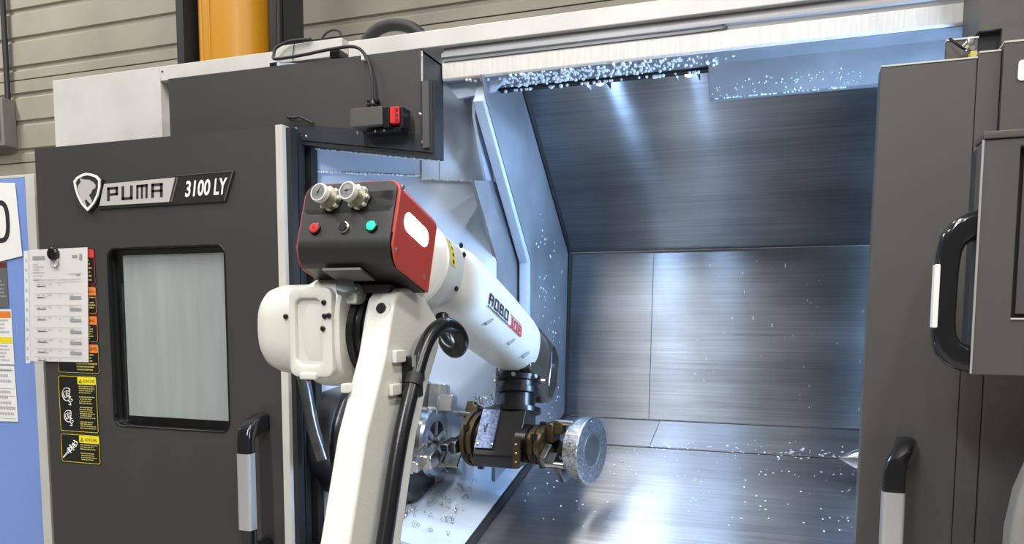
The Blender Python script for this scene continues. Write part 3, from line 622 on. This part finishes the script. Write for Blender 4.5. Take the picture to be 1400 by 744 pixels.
mb = MB(); screw(mb, (-.975, 1.735, 2.008), (0, -1, 0), .003); screw(mb, (-.95, 1.735, 2.008), (0, -1, 0), .003); screw(mb, (-.872, 1.778, 2.05), (0, -1, 0), .005); each(mb, 'screw', 'nickel', SC)
MB().cyl((-.992, 1.755, 2.062), (-.996, 1.76, 2.088), .007, 12).box(-1.008, -.984, 1.75, 1.775, 2.074, 2.082, .002).build('plug', 'satin_black', SC)
CB = thing('sensor_cable', (-1.15, 1.80, 2.2), 'thin black cable looped along the white beam to the scanner', 'cable')
MB().tube([(-1.24, 1.860, 2.300), (-1.30, 1.855, 2.300), (-1.340, 1.845, 2.285), (-1.343, 1.835, 2.262), (-1.315, 1.80, 2.238), (-1.26, 1.785, 2.231), (-1.19, 1.775, 2.230), (-1.12, 1.772, 2.233), (-1.05, 1.770, 2.230), (-1.015, 1.765, 2.200), (-.998, 1.76, 2.15), (-.996, 1.76, 2.085)], .0042, 10).build('cable', 'rubber', CB)
MB().box(-1.325, -1.300, 1.79, 1.83, 2.214, 2.226, .002).box(-1.135, -1.105, 1.785, 1.83, 2.216, 2.236, .002).box(-1.014, -.985, 1.762, 1.7795, 2.086, 2.096, .002).build('clip', 'satin_black', CB)
MB().box(-1.03, -1.022, 1.766, 1.776, 2.195, 2.205).build('cable_tag', 'white_print', CB)
MB().tube([(-1.300, 1.865, 2.225), (-1.302, 1.864, 2.26), (-1.296, 1.864, 2.30)], .0012, 6).build('tie', 'rubber', CB)
C2 = MB().tube([(-1.268, 1.95, 2.298), (-1.262, 1.95, 2.335), (-1.235, 1.95, 2.352), (-1.205, 1.95, 2.345), (-1.195, 1.95, 2.30)], .0032, 8).build('wire_loop', 'rubber', None, label='thin black wire arching above the white beam cover', category='wire')
C3 = MB().tube([(-1.165, 2.0, 2.3), (-1.15, 2.0, 2.33), (-1.11, 2.0, 2.358), (-1.06, 2.0, 2.365), (-1.01, 2.0, 2.352), (-.975, 2.0, 2.325), (-.965, 2.0, 2.3)], .017, 12).build('hose', 'rubber', None, label='thick black hose arching over the top of the white beam', category='hose')
C4 = MB().tube([(-1.258, 1.772, 2.074), (-1.235, 1.770, 2.070), (-1.215, 1.768, 2.069), (-1.18, 1.772, 2.052)], .0035, 8).tube([(-1.262, 1.772, 2.078), (-1.25, 1.772, 2.068)], .003, 6, smooth=False).build('cable_tail', 'rubber', None, label='short black cable end on the corner above the left door', category='cable')

# ================================================================== robot
ROB = thing('robot_arm', (-.70, .95, 0), 'white industrial robot arm reaching into the open lathe', 'robot')
MB().lathe((-.70, .95, 0), (0, 0, 1), [(0, .26), (.03, .26), (.035, .20), (.25, .18), (.26, .20), (.34, .20), (.36, .17), (.50, .16)], 40).build('base', 'robot_white', ROB)
MB().lathe((-.86, .95, .68), (1, 0, 0), [(0, .10), (.02, .13), (.15, .13), (.155, .12), (.165, .12)], 36).box(-.85, -.71, .83, 1.07, .45, .68, .02).build('shoulder', 'robot_white', ROB)
arm = [(.86, .62), (.84, .70), (.87, .80), (1.038, 1.189), (1.094, 1.352), (1.165, 1.485), (1.187, 1.55), (1.200, 1.580), (1.225, 1.598), (1.262, 1.602), (1.325, 1.582), (1.375, 1.545), (1.388, 1.515), (1.382, 1.485), (1.33, 1.415), (1.28, 1.324), (1.215, 1.138), (1.07, .74), (1.05, .64), (.95, .58)]
la = MB().plate([yz(arm, -.695)], (.055, 0, 0), .008, 3).build('lower_arm', 'robot_white_rough', ROB)
MB().lathe((-.662, 1.194, 1.562), (0, -.9, .25), [(0, .017), (.004, .017), (.004, .010), (-.002, .009)], 20).build('arm_boss', 'robot_white', la)
MB().lathe((-.662, 1.190, 1.563), (0, -.9, .25), [(0, .009), (.0015, .009), (.0015, .005)], 16).build('arm_screw', 'satin_black', la)
MB().lathe((-.745, 1.278, 1.517), (1, 0, 0), [(0, .084), (.022, .084), (.024, .078), (.034, .078), (.035, .072), (.055, .072)], 40).build('elbow_joint', 'satin_black', ROB)
# elbow motor housing (axis along X)
EY, EZ = 1.272, 1.520
U, Vz = (0, 1, 0), (0, 0, 1)
hz = MB().loft([((-.934, EY, EZ+.006), U, Vz, .054, .052, 2.6), ((-.930, EY, EZ+.006), U, Vz, .070, .068, 2.7), ((-.918, EY, EZ+.005), U, Vz, .080, .078, 2.8), ((-.900, EY, EZ+.004), U, Vz, .086, .084, 2.8), ((-.835, EY, EZ), U, Vz, .090, .089, 3),
                ((-.815, EY, EZ), U, Vz, .095, .098, 3.2), ((-.80, EY, EZ), U, Vz, .098, .102, 3.4), ((-.752, EY, EZ), U, Vz, .098, .102, 3.4), ((-.740, EY, EZ), U, Vz, .092, .095, 3.2), ((-.736, EY, EZ), U, Vz, .074, .076, 3)], 48).build('elbow_housing', 'robot_white', ROB)
MB().plate([xz(rrect(-.838, -.748, 1.440, 1.600, .016), 1.187), xz(rrect(-.824, -.771, 1.462, 1.580, .013), 1.187)], (0, -.018, 0), .005, 2).build('housing_rim', 'robot_white', hz)
MB().plate([xz(rrect(-.824, -.771, 1.462, 1.580, .013), 1.180)], (0, -.003, 0)).build('housing_recess', 'robot_white', hz)
MB().box(-.814, -.780, 1.163, 1.185, 1.436, 1.448, .003).build('housing_tab', 'robot_white', hz)
mb = MB()
for x, z in ((-.853, 1.548), (-.762, 1.549), (-.763, 1.573), (-.753, 1.55), (-.766, 1.527)): screw(mb, (x, 1.183 if x < -.84 else 1.169, z), (0, -1, 0), .005, .004)
each(mb, 'screw', 'satin_black', hz)
MB().lathe((-.738, 1.200, 1.597), (.35, -.75, .55), [(0, .019), (.014, .018), (.016, .012)], 6).build('bolt_cap', 'grey_plastic', hz)
MB().box(-.742, -.716, 1.20, 1.24, 1.570, 1.603, .006).build('lug', 'robot_white', hz)
MB().lathe((-.722, 1.212, 1.594), (.5, -.7, .5), [(0, .012), (.008, .012), (.010, .008)], 6).build('bolt_cap', 'grey_plastic', hz)
mb = MB(); screw(mb, (-.826, 1.21, 1.436), (0, -.5, -.8), .006, .006); mb.tube([(-.83, 1.20, 1.45), (-.825, 1.205, 1.435)], .003, 6, smooth=False).build('drain_screw', 'satin_black', hz)
# forearm frame: axis fa, normal fn
PT = math.radians(18.3); fa = Vector((0, math.cos(PT), -math.sin(PT))); fn = Vector((0, math.sin(PT), math.cos(PT))); ux = Vector((1, 0, 0))
F0 = Vector((-.70, 1.42, 1.664))
def fp(s, x=0., t=0.): return F0+fa*s+ux*x+fn*t
MB().loft([(fp(-.12, -.03, -.05), ux, fn, .06, .06, 4), (fp(-.045, -.01, -.03), ux, fn, .07, .075, 3)], 40).box(-.80, -.72, 1.23, 1.40, 1.50, 1.60, .02).build('elbow_casting', 'robot_white', ROB)
RT = -.028
rg = MB().loft([(fp(-.045, 0, RT), ux, fn, .082, .090, 2), (fp(-.041, 0, RT), ux, fn, .086, .094, 2), (fp(-.002, 0, RT), ux, fn, .086, .094, 2), (fp(.002, 0, RT), ux, fn, .082, .090, 2)], 48).build('wrist_ring', 'ring_grey', ROB)
MB().loft([(fp(.0, 0, -.015), ux, fn, .072, .080, 2.4), (fp(.07, 0, -.004), ux, fn, .068, .076, 2.4)], 40).build('forearm_neck', 'ring_grey', ROB)
fo = MB().loft([(fp(.058, .004, .004), ux, fn, .030, .040, 2.6), (fp(.062, .004, .004), ux, fn, .048, .056, 2.6), (fp(.085, .002, .002), ux, fn, .064, .070, 2.8), (fp(.13), ux, fn, .075, .078, 3), (fp(.20), ux, fn, .078, .079, 3), (fp(.40), ux, fn, .078, .078, 3), (fp(.58), ux, fn, .075, .076, 2.8), (fp(.62), ux, fn, .072, .074, 2.6)], 56).build('forearm', 'robot_white', ROB)
mb = MB()
for s in (.24, .40, .52):
    c = fp(s, .064, -.052); mb.tube([c-fa*.012-fn*.012+ux*.002, c+ux*.008, c+fa*.016+fn*.010+ux*.006], .0035, 8)
each(mb, 'cover_clip', 'grey_plastic', fo)
mb = MB()
for s, x, t in ((.05, .062, .050), (.05, .064, -.045), (.075, .060, .040)): screw(mb, fp(s, x, t), (1, 0, 0), .006, .005)
each(mb, 'screw', 'satin_black', fo)
def surf(u, v): return fp(.200+u, .0800, -.025+v)     # on the right flank of the forearm
block_text('ROBO', surf, .027, .026, .008).build('lettering', 'navy_logo', fo, smooth=0, label='ROBO in navy square letters')
block_text('JOB', lambda u, v: surf(u+.140, v-.007), .027, .026, .008).build('lettering', 'red_logo', fo, smooth=0, label='JOB in red square letters')
MB().add([surf(-.006, -.0075), surf(.136, -.0075), surf(.136, -.0045), surf(-.006, -.0045)], [[0, 1, 2, 3]]).build('underline', 'navy_logo', fo, smooth=0)
MB().add([surf(.143, .0225), surf(.238, .0225), surf(.238, .0245), surf(.143, .0245)], [[0, 1, 2, 3]]).build('overline', 'red_logo', fo, smooth=0)
lb = MB(); L2 = []
for k in range(9):
    q = math.radians(2+38*k/8)
    for s in (-.034, -.012): L2.append(fp(s, .0868*math.cos(q), RT+.0948*math.sin(q)))
lb.add(L2, [[2*k, 2*k+1, 2*k+3, 2*k+2] for k in range(8)]).build('caution_label', 'yellow', rg)
mb = MB()
for k in range(4):
    q = math.radians(7+9*k); c = fp(-.023, .0876*math.cos(q), RT+.0956*math.sin(q)); tq = (ux*-math.sin(q)*.09+fn*math.cos(q)*.1).normalized()
    mb.add([c-fa*.005-tq*.003, c+fa*.005-tq*.003, c+fa*.004+tq*.003, c-fa*.003+tq*.004], [[0, 1, 2, 3]])
mb.build('label_mark', 'ink', rg, smooth=0)
# wrist
wr = MB().loft([(fp(.615), ux, fn, .0715, .073, 2.6), (fp(.70), ux, fn, .070, .072, 2.6), (fp(.75, 0, -.004), ux, fn, .064, .066, 2.6), (fp(.78, 0, -.01), ux, fn, .050, .05, 2.6)], 48).build('wrist', 'wrist_brown', ROB)
fk = MB().plate([yz([(1.985, 1.53), (2.05, 1.522), (2.17, 1.478), (2.235, 1.44), (2.245, 1.41), (2.222, 1.335), (2.165, 1.296), (2.09, 1.30), (2.045, 1.36), (1.96, 1.41)], -.682)], (.044, 0, 0), .012, 3).build('fork', 'wrist_brown', wr)
MB().plate([yz([(2.155, 1.450), (2.18, 1.462), (2.222, 1.425), (2.205, 1.345), (2.16, 1.312), (2.13, 1.312), (2.125, 1.36), (2.145, 1.41)], -.639)], (.004, 0, 0), .002, 1).build('fork_cover', 'gloss_black', wr)
mb = MB(); screw(mb, (-.635, 2.165, 1.405), (1, 0, 0), .006); each(mb, 'screw', 'nickel', wr)
fd = Vector((.06, -.28, -.95)).normalized()
FL = MB().lathe((-.70, 2.045, 1.44), fd, [(0, .055), (.06, .055), (.062, .064), (.078, .064), (.08, .056), (.095, .056), (.097, .062), (.112, .062), (.114, .05), (.15, .05), (.152, .066), (.165, .066)], 40).build('tool_flange', 'satin_black', ROB)
mb = MB()
for k in range(7):
    q = 2*math.pi*k/7; c = Vector((-.70, 2.045, 1.44))+fd*.07; a = fd.orthogonal().normalized(); b = fd.cross(a); e = a*math.cos(q)+b*math.sin(q)
    mb.cyl(c+e*.060, c+e*.074, .006, 8)
mb.cyl((-.735, 1.975, 1.40), (-.735, 1.97, 1.425), .004, 8); each(mb, 'air_fitting', 'nickel', FL)
# double gripper
gy = math.radians(13); g = Vector((math.cos(gy), -math.sin(gy), 0)); w = Vector((math.sin(gy), math.cos(gy), 0)); zz = Vector((0, 0, 1)); G = Vector((-.683, 1.950, 1.209))
GR = MB().plate([yz([(1.865, 1.182), (1.875, 1.200), (1.945, 1.300), (2.03, 1.300), (2.03, 1.15), (1.875, 1.15)], -.770)], (.125, 0, 0), .004, 2).build('gripper_block', 'satin_black', ROB)
MB().plate([[Vector((-.766, 1.872, 1.200)), Vector((-.716, 1.872, 1.200)), Vector((-.716, 1.938, 1.296)), Vector((-.766, 1.938, 1.296))]], Vector((0, -.82, .57))*.004).build('sloped_plate', 'speckled_steel', GR, label='wet speckled steel plate')
MB().box(-.656, -.636, 1.862, 1.875, 1.155, 1.235, .002).build('bronze_plate', 'bronze', GR)
mb = MB()
for z in (1.172, 1.195, 1.218): screw(mb, (-.646, 1.862, z), (0, -1, 0), .003)
for x, t in ((-.762, .1), (-.722, .1), (-.762, .9)): screw(mb, (x+.004, 1.868+.07*t, 1.203+.09*t), (0, -.82, .57), .004)
each(mb, 'screw', 'nickel', GR)
def gpt(u, a=0., r=0.): return G+g*u+w*(math.cos(a)*r)+zz*(math.sin(a)*r)
def gripper(sg, R, u0, name):
    h = MB().lathe(gpt(sg*u0), g*sg, [(0, R*.80), (.012, R*.80), (.012, R), (.026, R), (.027, R*.92), (.033, R*.92), (.034, R*1.02), (.048, R*1.02), (.052, R*.9), (.052, R*.3)], 40).build(name, 'bronze', ROB, label='bronze-coloured gripper body')
    MB().lathe(gpt(sg*(u0-.035)), g*sg, [(0, R*.7), (.004, R*.96), (.036, R*.96), (.036, R*.5)], 36).build('collar', 'satin_black', h)
    mb = MB()
    for k in range(6):
        a = math.radians(30+60*k); screw(mb, gpt(sg*(u0+.052), a, R*.8), g*sg, .004, .004); mb.box(-.008, .008, -.007, .007, -.008, .008, .001, M=Matrix.Translation(gpt(sg*(u0+.03), a, R*1.0)))
    each(mb, 'fitting', 'satin_black', h)
    for k in range(3):
        a = math.radians((95 if sg > 0 else 70)+120*k); e = w*math.cos(a)+zz*math.sin(a); t = g.cross(e)
        def P(u, r, q): return G+g*(sg*(u0+u))+e*r+t*q
        mb = MB()
        mb.plate([[P(.052, R*.25, .024), P(.052, R*1.20, .018), P(.052, R*1.20, -.018), P(.052, R*.25, -.024)]], g*(sg*.020), .003, 1)
        mb.plate([[P(.070, R*.65, .015), P(.070, R*1.32, .012), P(.070, R*1.32, -.012), P(.070, R*.65, -.015)]], g*(sg*.026), .003, 1)
        mb.build('finger', 'bronze' if k != 1 else 'steel_dark', h)
        if sg > 0: MB().cyl(P(.07, R*1.2, 0), P(.125, R*1.2, 0), .009, 14, .001).build('finger_pin', 'steel', h)
        else: MB().cyl(P(.07, R*.8, .012), P(.125, R*.8, .012), .008, 14, .001).build('finger_pin', 'steel', h)
    return h
gR = gripper(1, .054, .062, 'gripper'); gL = gripper(-1, .078, .078, 'gripper')
MB().plate([[gpt(.150, 0, 0)+w*-.05+zz*-.045, gpt(.150, 0, 0)+w*-.02+zz*-.09, gpt(.150, 0, 0)+w*.01+zz*-.085, gpt(.150, 0, 0)+w*-.01+zz*-.03]], g*.02, .003, 1).build('support_finger', 'steel_dark', gR)
# workpiece held by the right gripper
wc = gpt(.236); RI, RO = .040, .087
wp = thing('workpiece_ring', wc, 'shiny machined steel ring with a centre bore, held by the gripper', 'workpiece')
MB().lathe(gpt(.188), g, [(0, RO*.62), (.0, RO*.80), (.016, RO*.80), (.018, RO*.88), (.018, RO*.985), (.021, RO), (.047, RO), (.050, RO*.97), (.050, RI*1.1), (.047, RI), (.0, RI), (.0, RO*.62)], 56).build('ring_body', 'wet_steel', wp)
MB().lathe(gpt(.2382), g, [(0, RI*1.02), (.0006, RI*1.02), (.0006, RI*1.14), (0, RI*1.14), (0, RI*1.02)], 48).build('bore_chamfer', 'nickel', wp)
# control box on the elbow
BP = math.radians(18); ba = Vector((0, math.cos(BP), -math.sin(BP))); bn = Vector((0, math.sin(BP), math.cos(BP)))
B0 = Vector((-.708, 1.178, 1.781))
def bp(x, s, t): return B0+ux*x+ba*s+bn*t
def outline(hw, top, bot, r, ch):
    P = []
    for cx, a0 in ((hw-r, 0), (-(hw-r), 90)):
        for k in range(7):
            q = math.radians(a0+90*k/6); P.append((cx+r*math.cos(q), top-r+r*math.sin(q)))
    P += [(-hw, bot+ch), (-hw+.012, bot), (hw-.012, bot), (hw+.0, bot+ch)]
    return P
ol = outline(.094, 0, -.130, .022, .020)
bx = MB().plate([[bp(x, .004, t) for x, t in outline(.094, 0, -.100, .022, .006)]], ba*.150, .002, 2).build('control_box', 'box_red', ROB, label='red and black valve box on the robot elbow')
sp = [(.004, -.020), (.004, -.118), (.018, -.140), (.032, -.149), (.154, -.149), (.154, -.020)]
MB().plate([[bp(.0905, s, t) for s, t in sp]], ux*.004, .001, 1).build('side_plate', 'box_red', bx)
MB().plate([[bp(-.0945, s, t) for s, t in sp]], ux*.004, .001, 1).build('side_plate', 'box_red', bx)
# black front plate that curls under the box
pr = [(0.0, -.004), (0.0, -.105), (.003, -.122), (.012, -.138), (.028, -.148), (.152, -.150), (.152, -.143), (.030, -.142), (.008, -.118), (.006, -.004)]
mb = MB()
mb.plate([[bp(-.089, s, t) for s, t in [(0, -.022)]+pr[1:-1]+[(.006, -.022)]]], ux*.178)
mb.plate([[bp(x, 0, t) for x, t in rrect(-.089, .089, -.06, -.004, .018) ]], ba*.006)
mb.build('front_plate', 'box_black', bx)
MB().box(-.76, -.655, 1.21, 1.27, 1.59, 1.606, .003).build('mounting_foot', 'box_black', bx)
MB().plate([[bp(-.045, .02, -.151), bp(.03, .02, -.151), bp(.03, .07, -.152), bp(-.045, .07, -.152)]], bn*-.004).build('bottom_cover', 'note_grey', bx)
fr = Vector((0, 0, 0))
for x in (-.034, .021):
    gz = MB(); d = (-ba+bn*-.10+ux*-.10).normalized(); c = bp(x, 0, -.034)
    gz.lathe(c, d, [(0, .019), (.006, .020), (.012, .019), (.013, .013), (.022, .013), (.024, .0145), (.028, .0145)], 28)
    rgl = gz.build('pressure_regulator', 'gauge_body', bx)
    nb = MB()
    aa = d.orthogonal().normalized(); bb = d.cross(aa)
    for k in range(8):
        q = 2*math.pi*k/8; e = aa*math.cos(q)+bb*math.sin(q); nb.cyl(c+e*.017+d*.001, c+e*.0185+d*.011, .004, 8, .001)
    gd = (d+bn*.05).normalized(); gc = c+d*.026
    nb.lathe(gc, gd, [(0, .013), (.002, .0165), (.010, .0165), (.012, .0155), (.012, .0135), (.0105, .0135)], 28)
    nb.lathe(gc, gd, [(.0104, .0136), (.0108, .0136), (.0108, .001)], 24)
    mm = nb.build('pressure_gauge', 'gauge_face', bx, label='round white pressure gauge')
    na = gd.orthogonal().normalized(); ndl = MB(); e1 = (bn*.9+ux*.4).normalized() if x < 0 else (ux).normalized()
    ndl.tube([gc+gd*.0118-e1*.004, gc+gd*.0118+e1*.011], .0011, 6, smooth=False); ndl.lathe(gc+gd*.0108, gd, [(0, .0025), (.0015, .0025)], 8)
    ndl.build('gauge_needle', 'ink', bx)
    MB().lathe(gc, gd, [(.0119, .0128), (.0122, .0128), (.0122, .0138), (.0119, .0138), (.0119, .0128)], 24).build('gauge_scale', 'ink_grey', bx)
MB().lathe(bp(-.003, 0, -.010), -ba, [(0, .006), (.006, .006), (.008, .004)], 12).build('knob', 'gauge_face', bx)
for x, t, m in ((-.0575, -.087, 'button_red'), (-.0005, -.087, 'satin_black'), (.053, -.087, 'button_green')):
    b = MB().lathe(bp(x, 0, t), -ba, [(0, .0105), (.004, .0105), (.005, .009), (.005, .0085), (.003, .008)], 28).build('button_bezel', 'nickel' if m == 'satin_black' else 'satin_black', bx)
    MB().lathe(bp(x, 0, t), -ba, [(.001, .0085), (.006, .0085), (.0075, .007)], 24).build('push_button', m, bx)
text('A', bp(-.0605, -.0082, -.0915), ux, bn, .008).build('lettering', 'ink', bx, smooth=0)
pill = rrect(.031, .125, -.077, -.043, .0169, 12)
MB().plate([[bp(.0945, s, t) for s, t in pill]], ux*.0004).build('light_strip', 'lamp_glow', bx, label='glowing white oval light')
mb = MB()
for s, t in ((.018, -.122), (.130, -.128), (.01, -.012)): screw(mb, bp(.0935, s, t), (1, 0, 0), .0045, .003)
each(mb, 'screw', 'nickel', bx)
# hose along the lower arm, looping into the forearm
HO = MB().tube([(-.618, .93, .70), (-.615, 1.00, .90), (-.615, 1.106, 1.172), (-.615, 1.169, 1.342), (-.613, 1.235, 1.462), (-.610, 1.275, 1.512), (-.602, 1.315, 1.533), (-.592, 1.350, 1.526), (-.588, 1.372, 1.503), (-.600, 1.385, 1.484), (-.62, 1.40, 1.482), (-.65, 1.43, 1.50), (-.67, 1.46, 1.55)], .0140, 16).build('cable_hose', 'satin_black', ROB, label='thick black cable hose')
MB().tube([(-.613, 1.213, 1.428), (-.612, 1.223, 1.446)], .0158, 16, smooth=False).build('hose_clamp', 'rubber', ROB)
cb = MB().box(-.641, -.612, 1.222, 1.262, 1.43, 1.478, .004).box(-.641, -.605, 1.205, 1.240, 1.405, 1.432, .004).box(-.641, -.625, 1.26, 1.275, 1.40, 1.45, .003).build('connector_block', 'satin_black', ROB)
each(MB().box(-.642, -.630, 1.185, 1.222, 1.468, 1.490, .003).box(-.642, -.630, 1.170, 1.205, 1.412, 1.432, .003).box(-.70, -.688, 1.115, 1.14, 1.42, 1.436, .003), 'mounting_pad', 'robot_white', ROB)
MB().box(-.618, -.609, 1.218, 1.226, 1.448, 1.480, .001).build('connector_latch', 'nickel', ROB)

# ================================================================== wet spray and chips
def blob_cloud(name, m, label, pts, cat):
    t = bmesh.new(); bmesh.ops.create_icosphere(t, subdivisions=1, radius=1); tv = [v.co.copy() for v in t.verts]; tf = [[v.index for v in f.verts] for f in t.faces]; t.free()
    mb = MB()
    for (p, s) in pts: mb.add([Vector(p)+Vector((v.x*s[0], v.y*s[1], v.z*s[2])) for v in tv], tf)
    return mb.build(name, m, None, smooth=80, label=label, category=cat, kind='stuff')
P = []
for k in range(420):
    x = random.triangular(-.86, -.10, -.55); y = random.uniform(1.905, 2.0); r = random.uniform(.0025, .0065)
    P.append(((x, y, 2.1635-r*.25), (r*.8, r*1.2, r*.8)))
for k in range(45):
    x = random.uniform(-.86, -.2); r = random.uniform(.003, .006); P.append(((x, 2.003, 2.156-r*.6), (r, r, r)))
for k in range(70):
    x = random.uniform(-.19, .15); s = random.random(); r = random.uniform(.0012, .003); P.append(((x, 2.0+.03*s-.001, 2.128-.034*s), (r, r, r)))
for k in range(60):
    x = random.uniform(-.19, .15); r = random.uniform(.0015, .003); P.append(((x, 2.032, 2.093), (r, r, r)))
blob_cloud('coolant_droplets', 'droplet', 'shining coolant droplets hanging under the white header beam', P, 'droplets')
P = []
for k in range(260):
    t = random.uniform(0, .57); r = random.uniform(.002, .0045); p = dw(t, 1.940 if t < .38 else 1.932, random.uniform(.004, .01)); P.append((tuple(p), (r, r, r*.9)))
for k in range(70):
    x = random.uniform(-1.22, -.84); P.append(((x, 1.815, 2.002-(x+1.222)*.151-.002), (.004, .003, .003)))
blob_cloud('seam_droplets', 'droplet', 'row of coolant droplets along the wall sheet seam and frame', P, 'droplets')
P = []
for k in range(300):
    y = random.triangular(1.75, 2.65, 2.35); x = random.uniform(-.70, .45); f = fl(x, y); l = random.choice((1, 1, 1.6, 2.6)); r = random.uniform(.0012, .0032)
    P.append(((f[0], f[1], f[2]+.001), (r, r*l, r*.6)))
for k in range(120):
    x = random.uniform(-.40, .45); f = fl(x, random.gauss(2.48, .02)); r = random.uniform(.0015, .0035); P.append(((f[0], f[1], f[2]+.001), (r*1.4, r, r*.7)))
for k in range(60):
    x = random.uniform(-.35, .5); z = random.uniform(1.25, 1.74); y = 2.70+(z-1.187)*.0708; r = random.uniform(.0008, .0018); P.append(((x, y-.001, z), (r, r*.6, r*random.choice((1, 2, 5)))))
for k in range(110):
    z = random.uniform(1.15, 2.1); y = random.uniform(2.32, 2.66); r = random.uniform(.0015, .004)
    if z < 1.75+(2.66-y)*.5 and z > 1.2: P.append(((-.749, y, z), (r*.6, r, r*1.2)))
blob_cloud('floor_droplets', 'droplet', 'scattered coolant drops on the brushed steel floor and back of the machining room', P, 'droplets')
mb = MB()
def curl(c, R, turns, r=.0011):
    a = Vector((random.uniform(-1, 1), random.uniform(-1, 1), random.uniform(-.4, .4))).normalized(); b = a.orthogonal().normalized(); d = a.cross(b)
    n = int(8*turns); pts = []
    for k in range(n+1):
        q = 2*math.pi*k/8; pts.append(Vector(c)+(b*math.cos(q)+d*math.sin(q))*R+a*(k/n-.5)*R*turns*.9)
    mb.tube(pts, r, 4, smooth=False)
for k in range(60):
    s = random.random(); x = random.uniform(-.98, -.80); y = random.uniform(1.76, 2.12)
    z = .952+(y-1.70)*.2460+(-.753-x)*.215 if x > -.93 else .99+(y-1.70)*.246+(-.93-x)*-.05
    curl((x, y, z+.008), random.uniform(.003, .010), random.uniform(1, 3), .0007)
for k in range(10): curl((-.78+random.uniform(-.03, .03), 1.96+random.uniform(-.02, .02), 1.315+random.uniform(-.01, .02)), random.uniform(.005, .014), 1.3, .0009)
mb.build('metal_chips', 'chip_metal', None, label='curly bright metal chips lying on the pale chute plate below the chuck', category='chips', kind='stuff')
